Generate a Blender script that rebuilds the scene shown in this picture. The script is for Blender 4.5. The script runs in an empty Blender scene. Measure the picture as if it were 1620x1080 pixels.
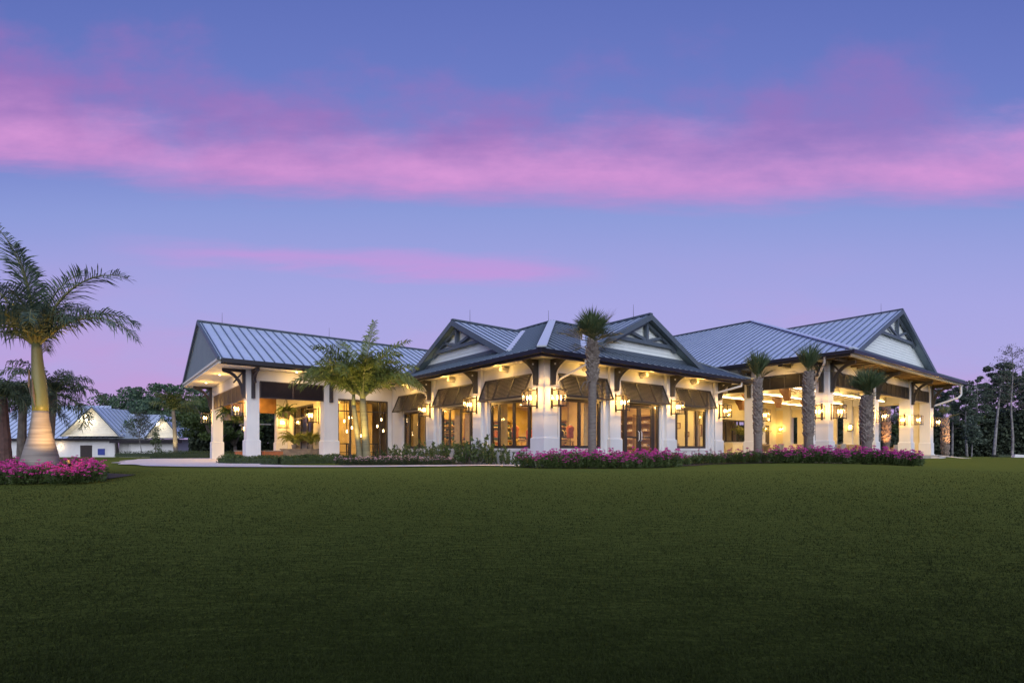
import bpy, math, random
from math import sin, cos, pi, radians as R, sqrt, exp, atan2
from mathutils import Vector, Matrix, noise as mnoise
S = bpy.context.scene
COL = S.collection
random.seed(7)

# ---------------------------------------------------------------- camera
F = 840.0; HOR = 709.0; CZ = 0.5
cam = bpy.data.cameras.new('camera'); cam_o = bpy.data.objects.new('camera', cam); COL.objects.link(cam_o)
cam_o.location = (0, 0, CZ); cam_o.rotation_euler = (R(90), 0, 0)
cam.sensor_width = 36.0; cam.lens = 36.0 * F / 1620.0; cam.shift_y = (HOR - 540.0) / 1620.0
cam.clip_start = 0.1; cam.clip_end = 3000
S.camera = cam_o

# ---------------------------------------------------------------- world (dusk sky)
W = bpy.data.worlds.new('World'); S.world = W; W.use_nodes = True
nt = W.node_tree; N = nt.nodes; LK = nt.links; N.clear()
def nd(t, **kw):
    n = N.new(t)
    for k, v in kw.items(): setattr(n, k, v)
    return n
def mth(op, a, b=None, c=None, clamp=False):
    n = nd('ShaderNodeMath', operation=op); n.use_clamp = clamp
    for i, x in enumerate((a, b, c)):
        if x is None: continue
        if isinstance(x, (int, float)): n.inputs[i].default_value = x
        else: LK.new(x, n.inputs[i])
    return n.outputs[0]
def sstep(x, lo, hi):
    n = nd('ShaderNodeMapRange', interpolation_type='SMOOTHSTEP')
    LK.new(x, n.inputs[0])
    for i, v in ((1, lo), (2, hi)):
        if isinstance(v, (int, float)): n.inputs[i].default_value = v
        else: LK.new(v, n.inputs[i])
    return n.outputs[0]
def srgb(r, g, b):
    f = lambda c: (c / 255 / 12.92) if c / 255 <= 0.04045 else ((c / 255 + 0.055) / 1.055) ** 2.4
    return (f(r), f(g), f(b), 1)
tc = nd('ShaderNodeTexCoord'); sp = nd('ShaderNodeSeparateXYZ'); LK.new(tc.outputs['Generated'], sp.inputs[0])
ay = mth('MAXIMUM', mth('ABSOLUTE', sp.outputs[1]), 0.05)
P = mth('DIVIDE', sp.outputs[0], ay); Q = mth('DIVIDE', sp.outputs[2], ay)
cv = nd('ShaderNodeCombineXYZ'); LK.new(P, cv.inputs[0]); LK.new(Q, cv.inputs[1])
def noi(sx, sy, scale, detail=4, rough=0.55, off=0):
    mp = nd('ShaderNodeMapping'); LK.new(cv.outputs[0], mp.inputs[0]); mp.inputs['Scale'].default_value = (sx, sy, 1); mp.inputs['Location'].default_value = (off, off * 1.7, off)
    n = nd('ShaderNodeTexNoise'); LK.new(mp.outputs[0], n.inputs['Vector']); n.inputs['Scale'].default_value = scale; n.inputs['Detail'].default_value = detail; n.inputs['Roughness'].default_value = rough
    return n.outputs[0]
n1 = noi(1, 2.4, 2.6, 7, 0.6); n2 = noi(1, 2.0, 1.3, 3, 0.5, 3.1); n3 = noi(1, 7, 3.5, 5, 0.6, 7.3)
ramp = nd('ShaderNodeValToRGB'); LK.new(Q, ramp.inputs[0])
SKY = [(0.0, (180, 158, 212)), (0.06, (174, 164, 220)), (0.16, (168, 166, 226)), (0.27, (160, 163, 226)), (0.36, (148, 158, 222)), (0.44, (134, 152, 217)), (0.55, (112, 132, 205)), (0.70, (100, 120, 196)), (0.90, (84, 106, 182))]
cr = ramp.color_ramp
while len(cr.elements) < len(SKY): cr.elements.new(0.5)
for e, (p_, c_) in zip(cr.elements, SKY): e.position = p_; e.color = srgb(min(255, c_[0] + 8), c_[1] + 4, c_[2] + 1)
fc = nd('ShaderNodeFloatCurve'); LK.new(mth('MULTIPLY_ADD', P, 0.5, 0.5, True), fc.inputs['Value'])
# lower edge of the big pink band, as q of the direction
pts = [(0.0, .548), (0.08, .53), (0.14, .512), (0.226, .49), (0.375, .475), (0.55, .468), (0.673, .458), (0.85, .470), (0.93, .472), (1.0, .48)]
c0 = fc.mapping.curves[0]
c0.points[0].location = pts[0]; c0.points[1].location = pts[-1]
for p_ in pts[1:-1]: c0.points.new(*p_)
fc.mapping.update()
Qw = mth('ADD', Q, mth('MULTIPLY_ADD', n3, 0.07, -0.035))
dq = mth('SUBTRACT', Qw, fc.outputs[0])
dq2 = mth('ADD', dq, mth('MULTIPLY_ADD', n1, 0.26, -0.13))
edge = sstep(dq, -0.028, 0.05)
band = mth('MULTIPLY', edge, mth('SUBTRACT', 1.0, sstep(dq2, -0.02, 0.17)))
band = mth('MULTIPLY', band, mth('MULTIPLY_ADD', noi(1, 2.2, 3.8, 8, .62, 2.3), 1.7, 0.12), clamp=True)
nb_ = noi(1, 1.5, 3.4, 5, 0.55, 5.7)
dq3 = mth('ADD', dq, mth('MULTIPLY_ADD', nb_, 0.75, -0.36))
wash = mth('MULTIPLY', mth('MULTIPLY', edge, mth('SUBTRACT', 1.0, sstep(dq3, 0.05, 0.34))), mth('MULTIPLY_ADD', P, -0.28, mth('MULTIPLY_ADD', n2, 0.8, 0.52)), clamp=True)
# second, thinner streak
qc2 = mth('MULTIPLY_ADD', P, -0.052, 0.337)
d2 = mth('ABSOLUTE', mth('SUBTRACT', Qw, qc2))
st = mth('MULTIPLY', mth('SUBTRACT', 1.0, sstep(d2, 0.0, 0.036)), mth('MULTIPLY', sstep(P, -0.85, -0.45), mth('SUBTRACT', 1.0, sstep(P, 0.02, 0.22))))
st = mth('MULTIPLY', st, mth('MULTIPLY_ADD', n3, 0.8, 0.35), clamp=True)
# faint pink low on the left and around
low = mth('MULTIPLY', mth('MULTIPLY', sstep(Q, 0.0, 0.05), mth('SUBTRACT', 1.0, sstep(Q, 0.10, 0.42))), sstep(noi(1, 3.5, 1.7, 4, 0.5, 11.7), 0.42, 0.7))
def mixc(fac, a, col, k):
    m = nd('ShaderNodeMix', data_type='RGBA'); LK.new(mth('MULTIPLY', fac, k, clamp=True), m.inputs[0]); LK.new(a, m.inputs[6]); m.inputs[7].default_value = col
    return m.outputs[2]
c = ramp.outputs[0]
c = mixc(wash, c, srgb(158, 116, 188), 0.85)
c = mixc(low, c, srgb(200, 156, 214), 0.75)
c = mixc(st, c, srgb(200, 152, 220), 0.9)
c = mixc(band, c, srgb(218, 154, 217), 0.92)
bg = nd('ShaderNodeBackground'); LK.new(c, bg.inputs[0]); bg.inputs[1].default_value = 1.0
wo = nd('ShaderNodeOutputWorld'); LK.new(bg.outputs[0], wo.inputs[0])

# ---------------------------------------------------------------- afterglow: the one broad soft sun
sl = bpy.data.lights.new('afterglow_sun', 'SUN'); sl.energy = 2.35; sl.angle = R(70); sl.color = (0.93, 1.0, 0.97)
so = bpy.data.objects.new('afterglow_sun', sl); COL.objects.link(so)
so.rotation_euler = Vector((0.16, -1.0, 0.50)).to_track_quat('Z', 'Y').to_euler()
S.view_settings.view_transform = 'Standard'; S.view_settings.look = 'None'; S.view_settings.exposure = 0.0; S.view_settings.gamma = 1.0
S.cycles.use_denoising = True
S.cycles.max_bounces = 7; S.cycles.diffuse_bounces = 3; S.cycles.glossy_bounces = 3; S.cycles.transparent_max_bounces = 16
S.cycles.sample_clamp_indirect = 4.0; S.cycles.caustics_reflective = False; S.cycles.caustics_refractive = False

# ================================================================ helpers
def lin(c):
    return tuple(c) + (1,) if len(c) == 3 else c
MATS = {}
def mat(name, col, rough=0.6, metal=0.0, col2=None, scale=8.0, bump=0.0, bscale=40.0, emit=None, estr=0.0, spec=0.5, island=False, coord='Object', stretch=(1, 1, 1), detail=4, transl=0.0):
    m = bpy.data.materials.new(name); m.use_nodes = True
    t = m.node_tree; b = t.nodes['Principled BSDF']; out = t.nodes['Material Output']
    b.inputs['Base Color'].default_value = lin(col); b.inputs['Roughness'].default_value = rough; b.inputs['Metallic'].default_value = metal
    b.inputs['Specular IOR Level'].default_value = spec
    tcn = t.nodes.new('ShaderNodeTexCoord'); mp = t.nodes.new('ShaderNodeMapping'); mp.inputs['Scale'].default_value = stretch
    t.links.new(tcn.outputs[coord], mp.inputs[0])
    if col2 is not None:
        mx = t.nodes.new('ShaderNodeMix'); mx.data_type = 'RGBA'; mx.inputs[6].default_value = lin(col); mx.inputs[7].default_value = lin(col2)
        if island:
            g = t.nodes.new('ShaderNodeNewGeometry'); t.links.new(g.outputs['Random Per Island'], mx.inputs[0])
        else:
            nz = t.nodes.new('ShaderNodeTexNoise'); nz.inputs['Scale'].default_value = scale; nz.inputs['Detail'].default_value = detail
            t.links.new(mp.outputs[0], nz.inputs['Vector'])
            rr = t.nodes.new('ShaderNodeValToRGB'); rr.color_ramp.elements[0].position = 0.35; rr.color_ramp.elements[1].position = 0.65
            t.links.new(nz.outputs[0], rr.inputs[0]); t.links.new(rr.outputs[0], mx.inputs[0])
        t.links.new(mx.outputs[2], b.inputs['Base Color'])
    if bump > 0:
        nb = t.nodes.new('ShaderNodeTexNoise'); nb.inputs['Scale'].default_value = bscale; nb.inputs['Detail'].default_value = 5
        t.links.new(mp.outputs[0], nb.inputs['Vector'])
        bp = t.nodes.new('ShaderNodeBump'); bp.inputs['Strength'].default_value = bump; bp.inputs['Distance'].default_value = 0.02
        t.links.new(nb.outputs[0], bp.inputs['Height']); t.links.new(bp.outputs[0], b.inputs['Normal'])
    if emit is not None:
        b.inputs['Emission Color'].default_value = lin(emit); b.inputs['Emission Strength'].default_value = estr
    if transl > 0:
        tr = t.nodes.new('ShaderNodeBsdfTranslucent'); ms = t.nodes.new('ShaderNodeMixShader'); ms.inputs[0].default_value = transl
        if col2 is not None: t.links.new(mx.outputs[2], tr.inputs[0])
        else: tr.inputs[0].default_value = lin(col)
        t.links.new(b.outputs[0], ms.inputs[1]); t.links.new(tr.outputs[0], ms.inputs[2]); t.links.new(ms.outputs[0], out.inputs[0])
    MATS[name] = m
    return m
def glassmat(name, tint, refl=0.9, base=0.025):
    m = bpy.data.materials.new(name); m.use_nodes = True; t = m.node_tree; t.nodes.clear()
    o = t.nodes.new('ShaderNodeOutputMaterial'); tr = t.nodes.new('ShaderNodeBsdfTransparent'); gl = t.nodes.new('ShaderNodeBsdfGlossy'); mx = t.nodes.new('ShaderNodeMixShader'); lw = t.nodes.new('ShaderNodeLayerWeight'); pw = t.nodes.new('ShaderNodeMath'); pw.operation = 'POWER'; pw.inputs[1].default_value = 4.0; fr = t.nodes.new('ShaderNodeMath'); fr.operation = 'MULTIPLY_ADD'; fr.inputs[1].default_value = .22; fr.inputs[2].default_value = base
    lw.inputs[0].default_value = .5; t.links.new(lw.outputs['Facing'], pw.inputs[0]); t.links.new(pw.outputs[0], fr.inputs[0])
    tr.inputs[0].default_value = lin(tint); gl.inputs['Roughness'].default_value = 0.03; gl.inputs[0].default_value = (refl, refl, refl, 1)
    t.links.new(fr.outputs[0], mx.inputs[0]); t.links.new(tr.outputs[0], mx.inputs[1]); t.links.new(gl.outputs[0], mx.inputs[2]); t.links.new(mx.outputs[0], o.inputs[0])
    MATS[name] = m; return m
class MB:
    def __init__(s): s.v = []; s.f = []; s.m = []
    def quad(s, a, b, c, d, mi=0):
        i = len(s.v); s.v += [tuple(a), tuple(b), tuple(c), tuple(d)]; s.f.append((i, i + 1, i + 2, i + 3)); s.m.append(mi)
    def tri(s, a, b, c, mi=0):
        i = len(s.v); s.v += [tuple(a), tuple(b), tuple(c)]; s.f.append((i, i + 1, i + 2)); s.m.append(mi)
    def poly(s, ps, mi=0):
        i = len(s.v); s.v += [tuple(p) for p in ps]; s.f.append(tuple(range(i, i + len(ps)))); s.m.append(mi)
    def box(s, x0, x1, y0, y1, z0, z1, mi=0):
        i = len(s.v)
        s.v += [(x0, y0, z0), (x1, y0, z0), (x1, y1, z0), (x0, y1, z0), (x0, y0, z1), (x1, y0, z1), (x1, y1, z1), (x0, y1, z1)]
        for f in ((3, 2, 1, 0), (4, 5, 6, 7), (0, 1, 5, 4), (1, 2, 6, 5), (2, 3, 7, 6), (3, 0, 4, 7)):
            s.f.append(tuple(i + k for k in f)); s.m.append(mi)
        return s
    def bar(s, a, b, w, h, up=(0, 0, 1), mi=0):
        a = Vector(a); b = Vector(b); d = (b - a).normalized(); up = Vector(up)
        r = d.cross(up)
        if r.length < 1e-4: r = d.cross(Vector((1, 0, 0)))
        r.normalize(); u = r.cross(d).normalized(); r = r * w / 2; u = u * h / 2
        i = len(s.v)
        for p in (a, b):
            for q in (-r - u, r - u, r + u, -r + u): s.v.append(tuple(p + q))
        for f in ((3, 2, 1, 0), (4, 5, 6, 7), (0, 1, 5, 4), (1, 2, 6, 5), (2, 3, 7, 6), (3, 0, 4, 7)):
            s.f.append(tuple(i + k for k in f)); s.m.append(mi)
        return s
    def tube(s, pts, rads, n=8, cap=True, mi=0, jit=0.0):
        rings = []; pts = [Vector(p) for p in pts]
        ref = Vector((1, 0.03, 0.0))
        for k, p in enumerate(pts):
            d = (pts[min(k + 1, len(pts) - 1)] - pts[max(k - 1, 0)])
            if d.length < 1e-9: d = Vector((0, 0, 1))
            d.normalize()
            rf = ref if abs(d.dot(ref)) < 0.9 else Vector((0, 1, 0))
            x = d.cross(rf).normalized(); y = d.cross(x).normalized()
            i = len(s.v); r = rads[k] if isinstance(rads, (list, tuple)) else rads
            for a in range(n):
                t = 2 * pi * a / n; q = r * (1 + (random.uniform(-jit, jit) if jit else 0))
                s.v.append(tuple(p + x * cos(t) * q + y * sin(t) * q))
            rings.append(i)
        for k in range(len(rings) - 1):
            for a in range(n):
                b = (a + 1) % n; s.f.append((rings[k] + a, rings[k] + b, rings[k + 1] + b, rings[k + 1] + a)); s.m.append(mi)
        if cap:
            s.f.append(tuple(rings[0] + a for a in reversed(range(n)))); s.m.append(mi)
            s.f.append(tuple(rings[-1] + a for a in range(n))); s.m.append(mi)
        return s
    def prism(s, prof, fr, to, mi=0):
        """profile points (2d) mapped by fr / to callables to two 3D loops"""
        a = [tuple(fr(*p)) for p in prof]; b = [tuple(to(*p)) for p in prof]; i = len(s.v); n = len(prof); s.v += a + b
        s.f.append(tuple(i + k for k in reversed(range(n)))); s.m.append(mi)
        s.f.append(tuple(i + n + k for k in range(n))); s.m.append(mi)
        for k in range(n):
            j = (k + 1) % n; s.f.append((i + k, i + j, i + n + j, i + n + k)); s.m.append(mi)
        return s
    def build(s, name, m, parent=None, smooth=False):
        me = bpy.data.meshes.new(name); me.from_pydata(s.v, [], s.f)
        for x in (m if isinstance(m, (list, tuple)) else [m]): me.materials.append(x)
        if isinstance(m, (list, tuple)): me.polygons.foreach_set('material_index', s.m)
        if smooth: me.polygons.foreach_set('use_smooth', [True] * len(me.polygons))
        me.update(); o = bpy.data.objects.new(name, me); COL.objects.link(o)
        if parent is not None: o.parent = parent
        return o
def tag(o, label=None, cat=None, group=None, kind=None):
    if label: o['label'] = label
    if cat: o['category'] = cat
    if group: o['group'] = group
    if kind: o['kind'] = kind
    return o
def thing(name, label, cat, loc=(0, 0, 0), rz=0.0, group=None, scale=1.0):
    o = bpy.data.objects.new(name, None); COL.objects.link(o); o.location = loc; o.rotation_euler = (0, 0, rz); o.scale = (scale,) * 3
    o.empty_display_size = 0.2
    return tag(o, label, cat, group)
KIDS = {}
def kids(o): return [c for c in bpy.data.objects if c.parent == o]
def register(root): KIDS[root.name] = [(k, kids(k)) for k in kids(root)]
def dup(root, loc, rz=0.0, label=None, group=None, scale=None):
    r = root.copy(); COL.objects.link(r); r.location = loc; r.rotation_euler = (0, 0, rz)
    if scale is not None: r.scale = scale if isinstance(scale, tuple) else (scale,) * 3
    if label: r['label'] = label
    if group: r['group'] = group
    for k, gs in KIDS[root.name]:
        c_ = k.copy(); COL.objects.link(c_); c_.parent = r
        for g in gs:
            d = g.copy(); COL.objects.link(d); d.parent = c_
    return r
FIRST = {}
def place(maker, key, loc, rz=0.0, label=None, group=None, scale=1.0):
    if key not in FIRST:
        o = maker(); register(o); FIRST[key] = o; o.location = loc; o.rotation_euler = (0, 0, rz)
        o.scale = scale if isinstance(scale, tuple) else (scale,) * 3
        if label: o['label'] = label
        if group: o['group'] = group
        return o
    return dup(FIRST[key], loc, rz, label, group, scale)
def structure(o): o['kind'] = 'structure'; return o
def point(name, loc, energy, col=(1, .70, .36), rad=0.05, parent=None):
    l = bpy.data.lights.new(name, 'POINT'); l.energy = energy; l.color = col; l.shadow_soft_size = rad
    o = bpy.data.objects.new(name, l); COL.objects.link(o); o.location = loc
    if parent is not None: o.parent = parent
    return o
def area(name, loc, size, energy, col=(1, .74, .42), down=True, parent=None, sy=None):
    l = bpy.data.lights.new(name, 'AREA'); l.energy = energy; l.color = col; l.size = size
    if sy: l.shape = 'RECTANGLE'; l.size_y = sy
    o = bpy.data.objects.new(name, l); COL.objects.link(o); o.location = loc
    if not down: o.rotation_euler = (pi, 0, 0)
    if parent is not None: o.parent = parent
    return o
def spot(name, loc, target, energy, col, angle=60, parent=None):
    l = bpy.data.lights.new(name, 'SPOT'); l.energy = energy; l.color = col; l.spot_size = R(angle); l.spot_blend = 0.6; l.shadow_soft_size = 0.04
    o = bpy.data.objects.new(name, l); COL.objects.link(o); o.location = loc
    o.rotation_euler = (Vector(loc) - Vector(target)).to_track_quat('Z', 'Y').to_euler()
    if parent is not None: o.parent = parent
    return o
def at(px, Y, z=None, py=None):
    x = (px - 810) / F * Y
    if py is not None: z = CZ + (HOR - py) / F * Y
    return (x, Y, z if z is not None else tz(x, Y))
def sm(a, b, x):
    t = min(1, max(0, (x - a) / (b - a))); return t * t * (3 - 2 * t)
def tz(x, y):
    z = -1.02 + 0.80 * sm(1.5, 18.0, y)
    z += 0.13 * exp(-((x - 11.5) / 4.0) ** 2 - ((y - 21.5) / 4.5) ** 2)
    z -= 0.13 * sm(14.5, 18.5, x) * sm(12, 20, y) * (1 - sm(30, 40, y))
    z -= 0.48 * sm(42, 66, y)
    z += 0.02 * sin(x * 0.35 + 1) * cos(y * 0.3)
    return z
# clubhouse frame: corner column on the lawn side, u along the right front, v along the left front
OX, OY = 1.275, 21.0; ROT = R(38.1); CU, SU = cos(ROT), sin(ROT)
def L(u, v, z=0.0): return (OX + CU * u - SU * v, OY + SU * u + CU * v, z)

# ================================================================ materials
white = mat('white_stucco', (.76, .76, .77), .75, col2=(.66, .655, .66), scale=.9, stretch=(1, 1, .45), detail=8, bump=.10, bscale=60)
cream = mat('cream_plaster', (.78, .71, .52), .8, col2=(.72, .65, .47), scale=2, bump=.05)
soffm = mat('soffit_boards', (.78, .74, .64), .7, col2=(.73, .69, .59), scale=3)
metalroof = mat('standing_seam_metal', (.68, .76, .90), .42, .25, col2=(.60, .68, .82), scale=.7, bump=.5, bscale=1.6)
raftm = mat('rafter_wood', (.20, .14, .075), .6, col2=(.15, .10, .05), scale=4)
slate = mat('slate_metal_roof', (.37, .42, .45), .42, .30, col2=(.31, .355, .385), scale=.7, bump=.5, bscale=1.6)
rib = mat('roof_seam', (.13, .17, .24), .45, .3)
flash = mat('pale_flashing', (.74, .80, .88), .4, .3)
trimd = mat('dark_slate_trim', (.085, .11, .14), .5, col2=(.095, .122, .155), scale=5)
gutm = mat('black_gutter', (.012, .011, .014), .4)
bron = mat('dark_bronze', (.030, .024, .022), .45, col2=(.04, .032, .028), scale=6)
brownm = mat('brown_shutter', (.040, .036, .032), .55, col2=(.052, .047, .041), scale=4)
plum = mat('plum_shutter', (.030, .024, .032), .55, col2=(.038, .030, .040), scale=4)
teal = mat('grey_green_panel', (.20, .25, .25), .6, col2=(.18, .23, .235), scale=1)
siding = mat('pale_lap_siding', (.80, .85, .84), .6, col2=(.75, .81, .80), scale=2)
woodc = mat('stained_wood', (.22, .11, .045), .5, col2=(.16, .075, .03), scale=3, stretch=(1, 8, 1))
tanw = mat('tan_interior', (.60, .46, .24), .7, col2=(.48, .36, .18), scale=2)
drape = mat('gold_drape', (.66, .54, .30), .8, col2=(.54, .43, .23), scale=6, transl=.25)
floorm = mat('pale_floor_tile', (.42, .36, .28), .35, col2=(.36, .31, .24), scale=2)
paver = mat('pink_grey_pavers', (.80, .74, .75), .8, col2=(.66, .58, .61), scale=1.1, bump=.25, bscale=8, coord='Generated', stretch=(60, 60, 60))
stonem = mat('rough_stone', (.30, .25, .20), .85, col2=(.18, .15, .12), scale=4, bump=.4, bscale=12)
brick = mat('orange_brick', (.42, .15, .06), .8, col2=(.34, .11, .045), scale=6, bump=.2)
soil = mat('dark_mulch', (.030, .022, .018), .95, col2=(.05, .035, .03), scale=14, bump=.6, bscale=40)
glass = glassmat('window_glass', (.93, .92, .90))
lglass = glassmat('lantern_glass', (.97, .95, .90), .8)
bulb = mat('lit_flame_bulb', (1, .8, .5), .5, emit=(1, .66, .28), estr=20)
dl = mat('lit_downlight', (1, .8, .5), .5, emit=(1, .80, .52), estr=14)
flood = mat('lit_flood_lamp', (1, .9, .7), .5, emit=(1, .86, .60), estr=70)
iron = mat('black_iron', (.02, .017, .014), .5)

# ================================================================ ground
def terrain():
    def axis(lo, hi, fine0, fine1, f, c):
        a = [lo]
        while a[-1] < hi:
            a.append(a[-1] + (f if fine0 <= a[-1] < fine1 else min(c, max(f, 0.12 * min(abs(a[-1] - fine0), abs(a[-1] - fine1)) + f))))
        return a
    xs = axis(-45, 70, -45, 70, .8, .8); ys = axis(-8, 90, -8, 48, .5, 2.0)
    xs = [-1200, -500, -200, -90] + xs + [110, 220, 500, 1200]; ys = [-300, -60] + ys + [150, 300, 800, 2000]
    m = MB(); nx = len(xs)
    for y in ys:
        for x in xs: m.v.append((x, y, tz(x, y)))
    for j in range(len(ys) - 1):
        for i in range(nx - 1):
            m.f.append((j * nx + i, j * nx + i + 1, (j + 1) * nx + i + 1, (j + 1) * nx + i)); m.m.append(0)
    gm = bpy.data.materials.new('mown_lawn'); gm.use_nodes = True; t = gm.node_tree; b = t.nodes['Principled BSDF']
    b.inputs['Roughness'].default_value = .95; b.inputs['Specular IOR Level'].default_value = .0; b.inputs['Sheen Weight'].default_value = .33; b.inputs['Sheen Roughness'].default_value = .35; b.inputs['Sheen Tint'].default_value = (.40, .50, .13, 1)
    tcn = t.nodes.new('ShaderNodeTexCoord')
    def nz(sc, det, st=(1, 1, 1)):
        mp = t.nodes.new('ShaderNodeMapping'); mp.inputs['Scale'].default_value = st; t.links.new(tcn.outputs['Object'], mp.inputs[0])
        n = t.nodes.new('ShaderNodeTexNoise'); n.inputs['Scale'].default_value = sc; n.inputs['Detail'].default_value = det; t.links.new(mp.outputs[0], n.inputs['Vector']); return n.outputs[0]
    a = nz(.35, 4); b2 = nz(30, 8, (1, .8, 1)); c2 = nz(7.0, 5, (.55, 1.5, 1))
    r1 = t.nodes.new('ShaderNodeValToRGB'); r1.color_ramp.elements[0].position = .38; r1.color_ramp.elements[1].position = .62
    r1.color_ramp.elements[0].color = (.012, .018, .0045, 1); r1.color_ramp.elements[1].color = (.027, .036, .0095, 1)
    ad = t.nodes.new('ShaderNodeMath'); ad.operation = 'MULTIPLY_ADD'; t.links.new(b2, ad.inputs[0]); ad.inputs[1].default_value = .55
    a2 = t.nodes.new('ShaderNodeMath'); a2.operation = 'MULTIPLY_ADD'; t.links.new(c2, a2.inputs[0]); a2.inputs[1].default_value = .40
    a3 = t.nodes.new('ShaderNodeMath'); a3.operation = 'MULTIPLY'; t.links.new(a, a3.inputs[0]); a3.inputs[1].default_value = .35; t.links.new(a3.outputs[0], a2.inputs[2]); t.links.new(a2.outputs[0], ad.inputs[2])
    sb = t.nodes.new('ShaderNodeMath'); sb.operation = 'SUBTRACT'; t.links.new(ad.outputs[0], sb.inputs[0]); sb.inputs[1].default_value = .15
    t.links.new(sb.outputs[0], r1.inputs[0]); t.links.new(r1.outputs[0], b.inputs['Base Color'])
    bp = t.nodes.new('ShaderNodeBump'); bp.inputs['Strength'].default_value = .35; bp.inputs['Distance'].default_value = .015; hm = t.nodes.new('ShaderNodeMath'); hm.operation = 'MULTIPLY_ADD'; t.links.new(c2, hm.inputs[0]); hm.inputs[1].default_value = 3.0; t.links.new(b2, hm.inputs[2]); t.links.new(hm.outputs[0], bp.inputs['Height']); t.links.new(bp.outputs[0], b.inputs['Normal'])
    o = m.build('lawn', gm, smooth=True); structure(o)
terrain()
def grass_blades(n=320000):
    import numpy as np
    rg = np.random.default_rng(4)
    q = rg.random(n); Y = 1 / (1 / 2.6 - q * (1 / 2.6 - 1 / 17.0)); X = (rg.random(n) * 2 - 1) * (1.15 * Y + .8)
    def smv(a, b, x):
        t = np.clip((x - a) / (b - a), 0, 1); return t * t * (3 - 2 * t)
    Z = -1.02 + .80 * smv(1.5, 18.0, Y) + .13 * np.exp(-((X - 11.5) / 4.0) ** 2 - ((Y - 21.5) / 4.5) ** 2) - .13 * smv(14.5, 18.5, X) * smv(12, 20, Y) + .02 * np.sin(X * .35 + 1) * np.cos(Y * .3)
    clump = .5 + .5 * np.sin(X * 3.1 + 2 * np.sin(Y * 2.3)) * np.sin(Y * 4.7 + 1.5 * np.sin(X * 1.9))
    hgt = (.012 + .016 * rg.random(n)) * (.7 + .5 * clump) * (1 - .5 * smv(11, 17, Y)); wd = .0016 + .00055 * Y
    a = rg.random(n) * 2 * np.pi; ln = hgt * (.2 + .9 * rg.random(n)); la = rg.random(n) * 2 * np.pi
    v = np.empty((n, 3, 3), dtype=np.float32)
    v[:, 0] = np.stack([X - np.cos(a) * wd, Y - np.sin(a) * wd, Z - .004], 1); v[:, 1] = np.stack([X + np.cos(a) * wd, Y + np.sin(a) * wd, Z - .004], 1); v[:, 2] = np.stack([X + np.cos(la) * ln, Y + np.sin(la) * ln, Z + hgt], 1)
    me = bpy.data.meshes.new('grass'); me.vertices.add(n * 3); me.vertices.foreach_set('co', v.ravel()); me.loops.add(n * 3); me.loops.foreach_set('vertex_index', np.arange(n * 3, dtype=np.int32))
    me.polygons.add(n); me.polygons.foreach_set('loop_start', np.arange(0, n * 3, 3, dtype=np.int32)); me.polygons.foreach_set('loop_total', np.full(n, 3, dtype=np.int32)); me.update(calc_edges=True); me.validate()
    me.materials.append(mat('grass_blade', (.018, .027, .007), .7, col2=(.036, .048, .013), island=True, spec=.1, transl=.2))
    o = bpy.data.objects.new('grass', me); COL.objects.link(o); o['kind'] = 'stuff'; o['label'] = 'short mown grass blades of the near lawn'; o['category'] = 'grass'
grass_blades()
def sheet(name, poly_px, m, dz=.03, kind='structure', n=60):
    """ribbon: list of (px_left/near y0, far y1) given as (x, y_near, y_far) world samples"""
    mb = MB(); P_ = poly_px
    rows = 6
    for k in range(len(P_)):
        x, y0, y1 = P_[k]
        for r in range(rows + 1):
            y = y0 + (y1 - y0) * r / rows; mb.v.append((x, y, tz(x, y) + dz))
    for k in range(len(P_) - 1):
        for r in range(rows):
            a = k * (rows + 1) + r; mb.f.append((a, a + rows + 1, a + rows + 2, a + 1)); mb.m.append(0)
    o = mb.build(name, m); o['kind'] = kind; return o
def samp(table, n=70):
    x0, x1 = table[0][0], table[-1][0]; out = []
    for i in range(n + 1):
        x = x0 + (x1 - x0) * i / n
        for a, b in zip(table, table[1:]):
            if a[0] <= x <= b[0] + 1e-6:
                t = (x - a[0]) / (b[0] - a[0]); t = t * t * (3 - 2 * t); out.append((x, a[1] + (b[1] - a[1]) * t, a[2] + (b[2] - a[2]) * t)); break
    return out
# path sweeping from the drive under the porch to the corner of the building
sheet('path', samp([(-12.2, 19.85, 26.0), (-10.6, 19.9, 22.6), (-8.8, 20.0, 21.9), (-6, 20.1, 21.7), (-3, 20.3, 21.9), (-1.2, 20.7, 22.0), (-.4, 20.4, 21.9), (.7, 19.6, 20.9)]), paver, .045)
sheet('driveway', samp([(-23.5, 33, 35.0), (-20.5, 28.0, 37), (-18.6, 24.8, 38), (-16, 22.0, 38), (-13.6, 20.2, 38), (-12.2, 19.85, 38), (-10.8, 25.8, 38), (-9.0, 28.6, 38), (-6.5, 30.5, 38)], 110), paver, .045)
sheet('planting_soil', samp([(-7.6, 23.4, 26.0), (-6.5, 23.2, 27.5), (-3, 23.2, 27), (-1.2, 22.9, 25), (.3, 22.4, 22.9)]), soil, .03)
sheet('planting_soil', samp([(.3, 19.3, 20.2), (.9, 18.7, 20.8), (2.8, 18.5, 20.9), (5.0, 18.9, 22.6), (6.8, 20.6, 23.8), (8.5, 21.9, 25.6), (11, 21.9, 24.6), (14, 21.6, 24.2), (16.2, 21.5, 23.2), (16.6, 22.0, 22.4)]), soil, .02)
sheet('planting_soil', samp([(-17.5, 13.0, 17), (-14.4, 12.9, 16.0), (-12, 13.1, 15.8), (-10.9, 13.6, 15.4), (-10.8, 14.2, 14.8)]), soil, .02)

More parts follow.
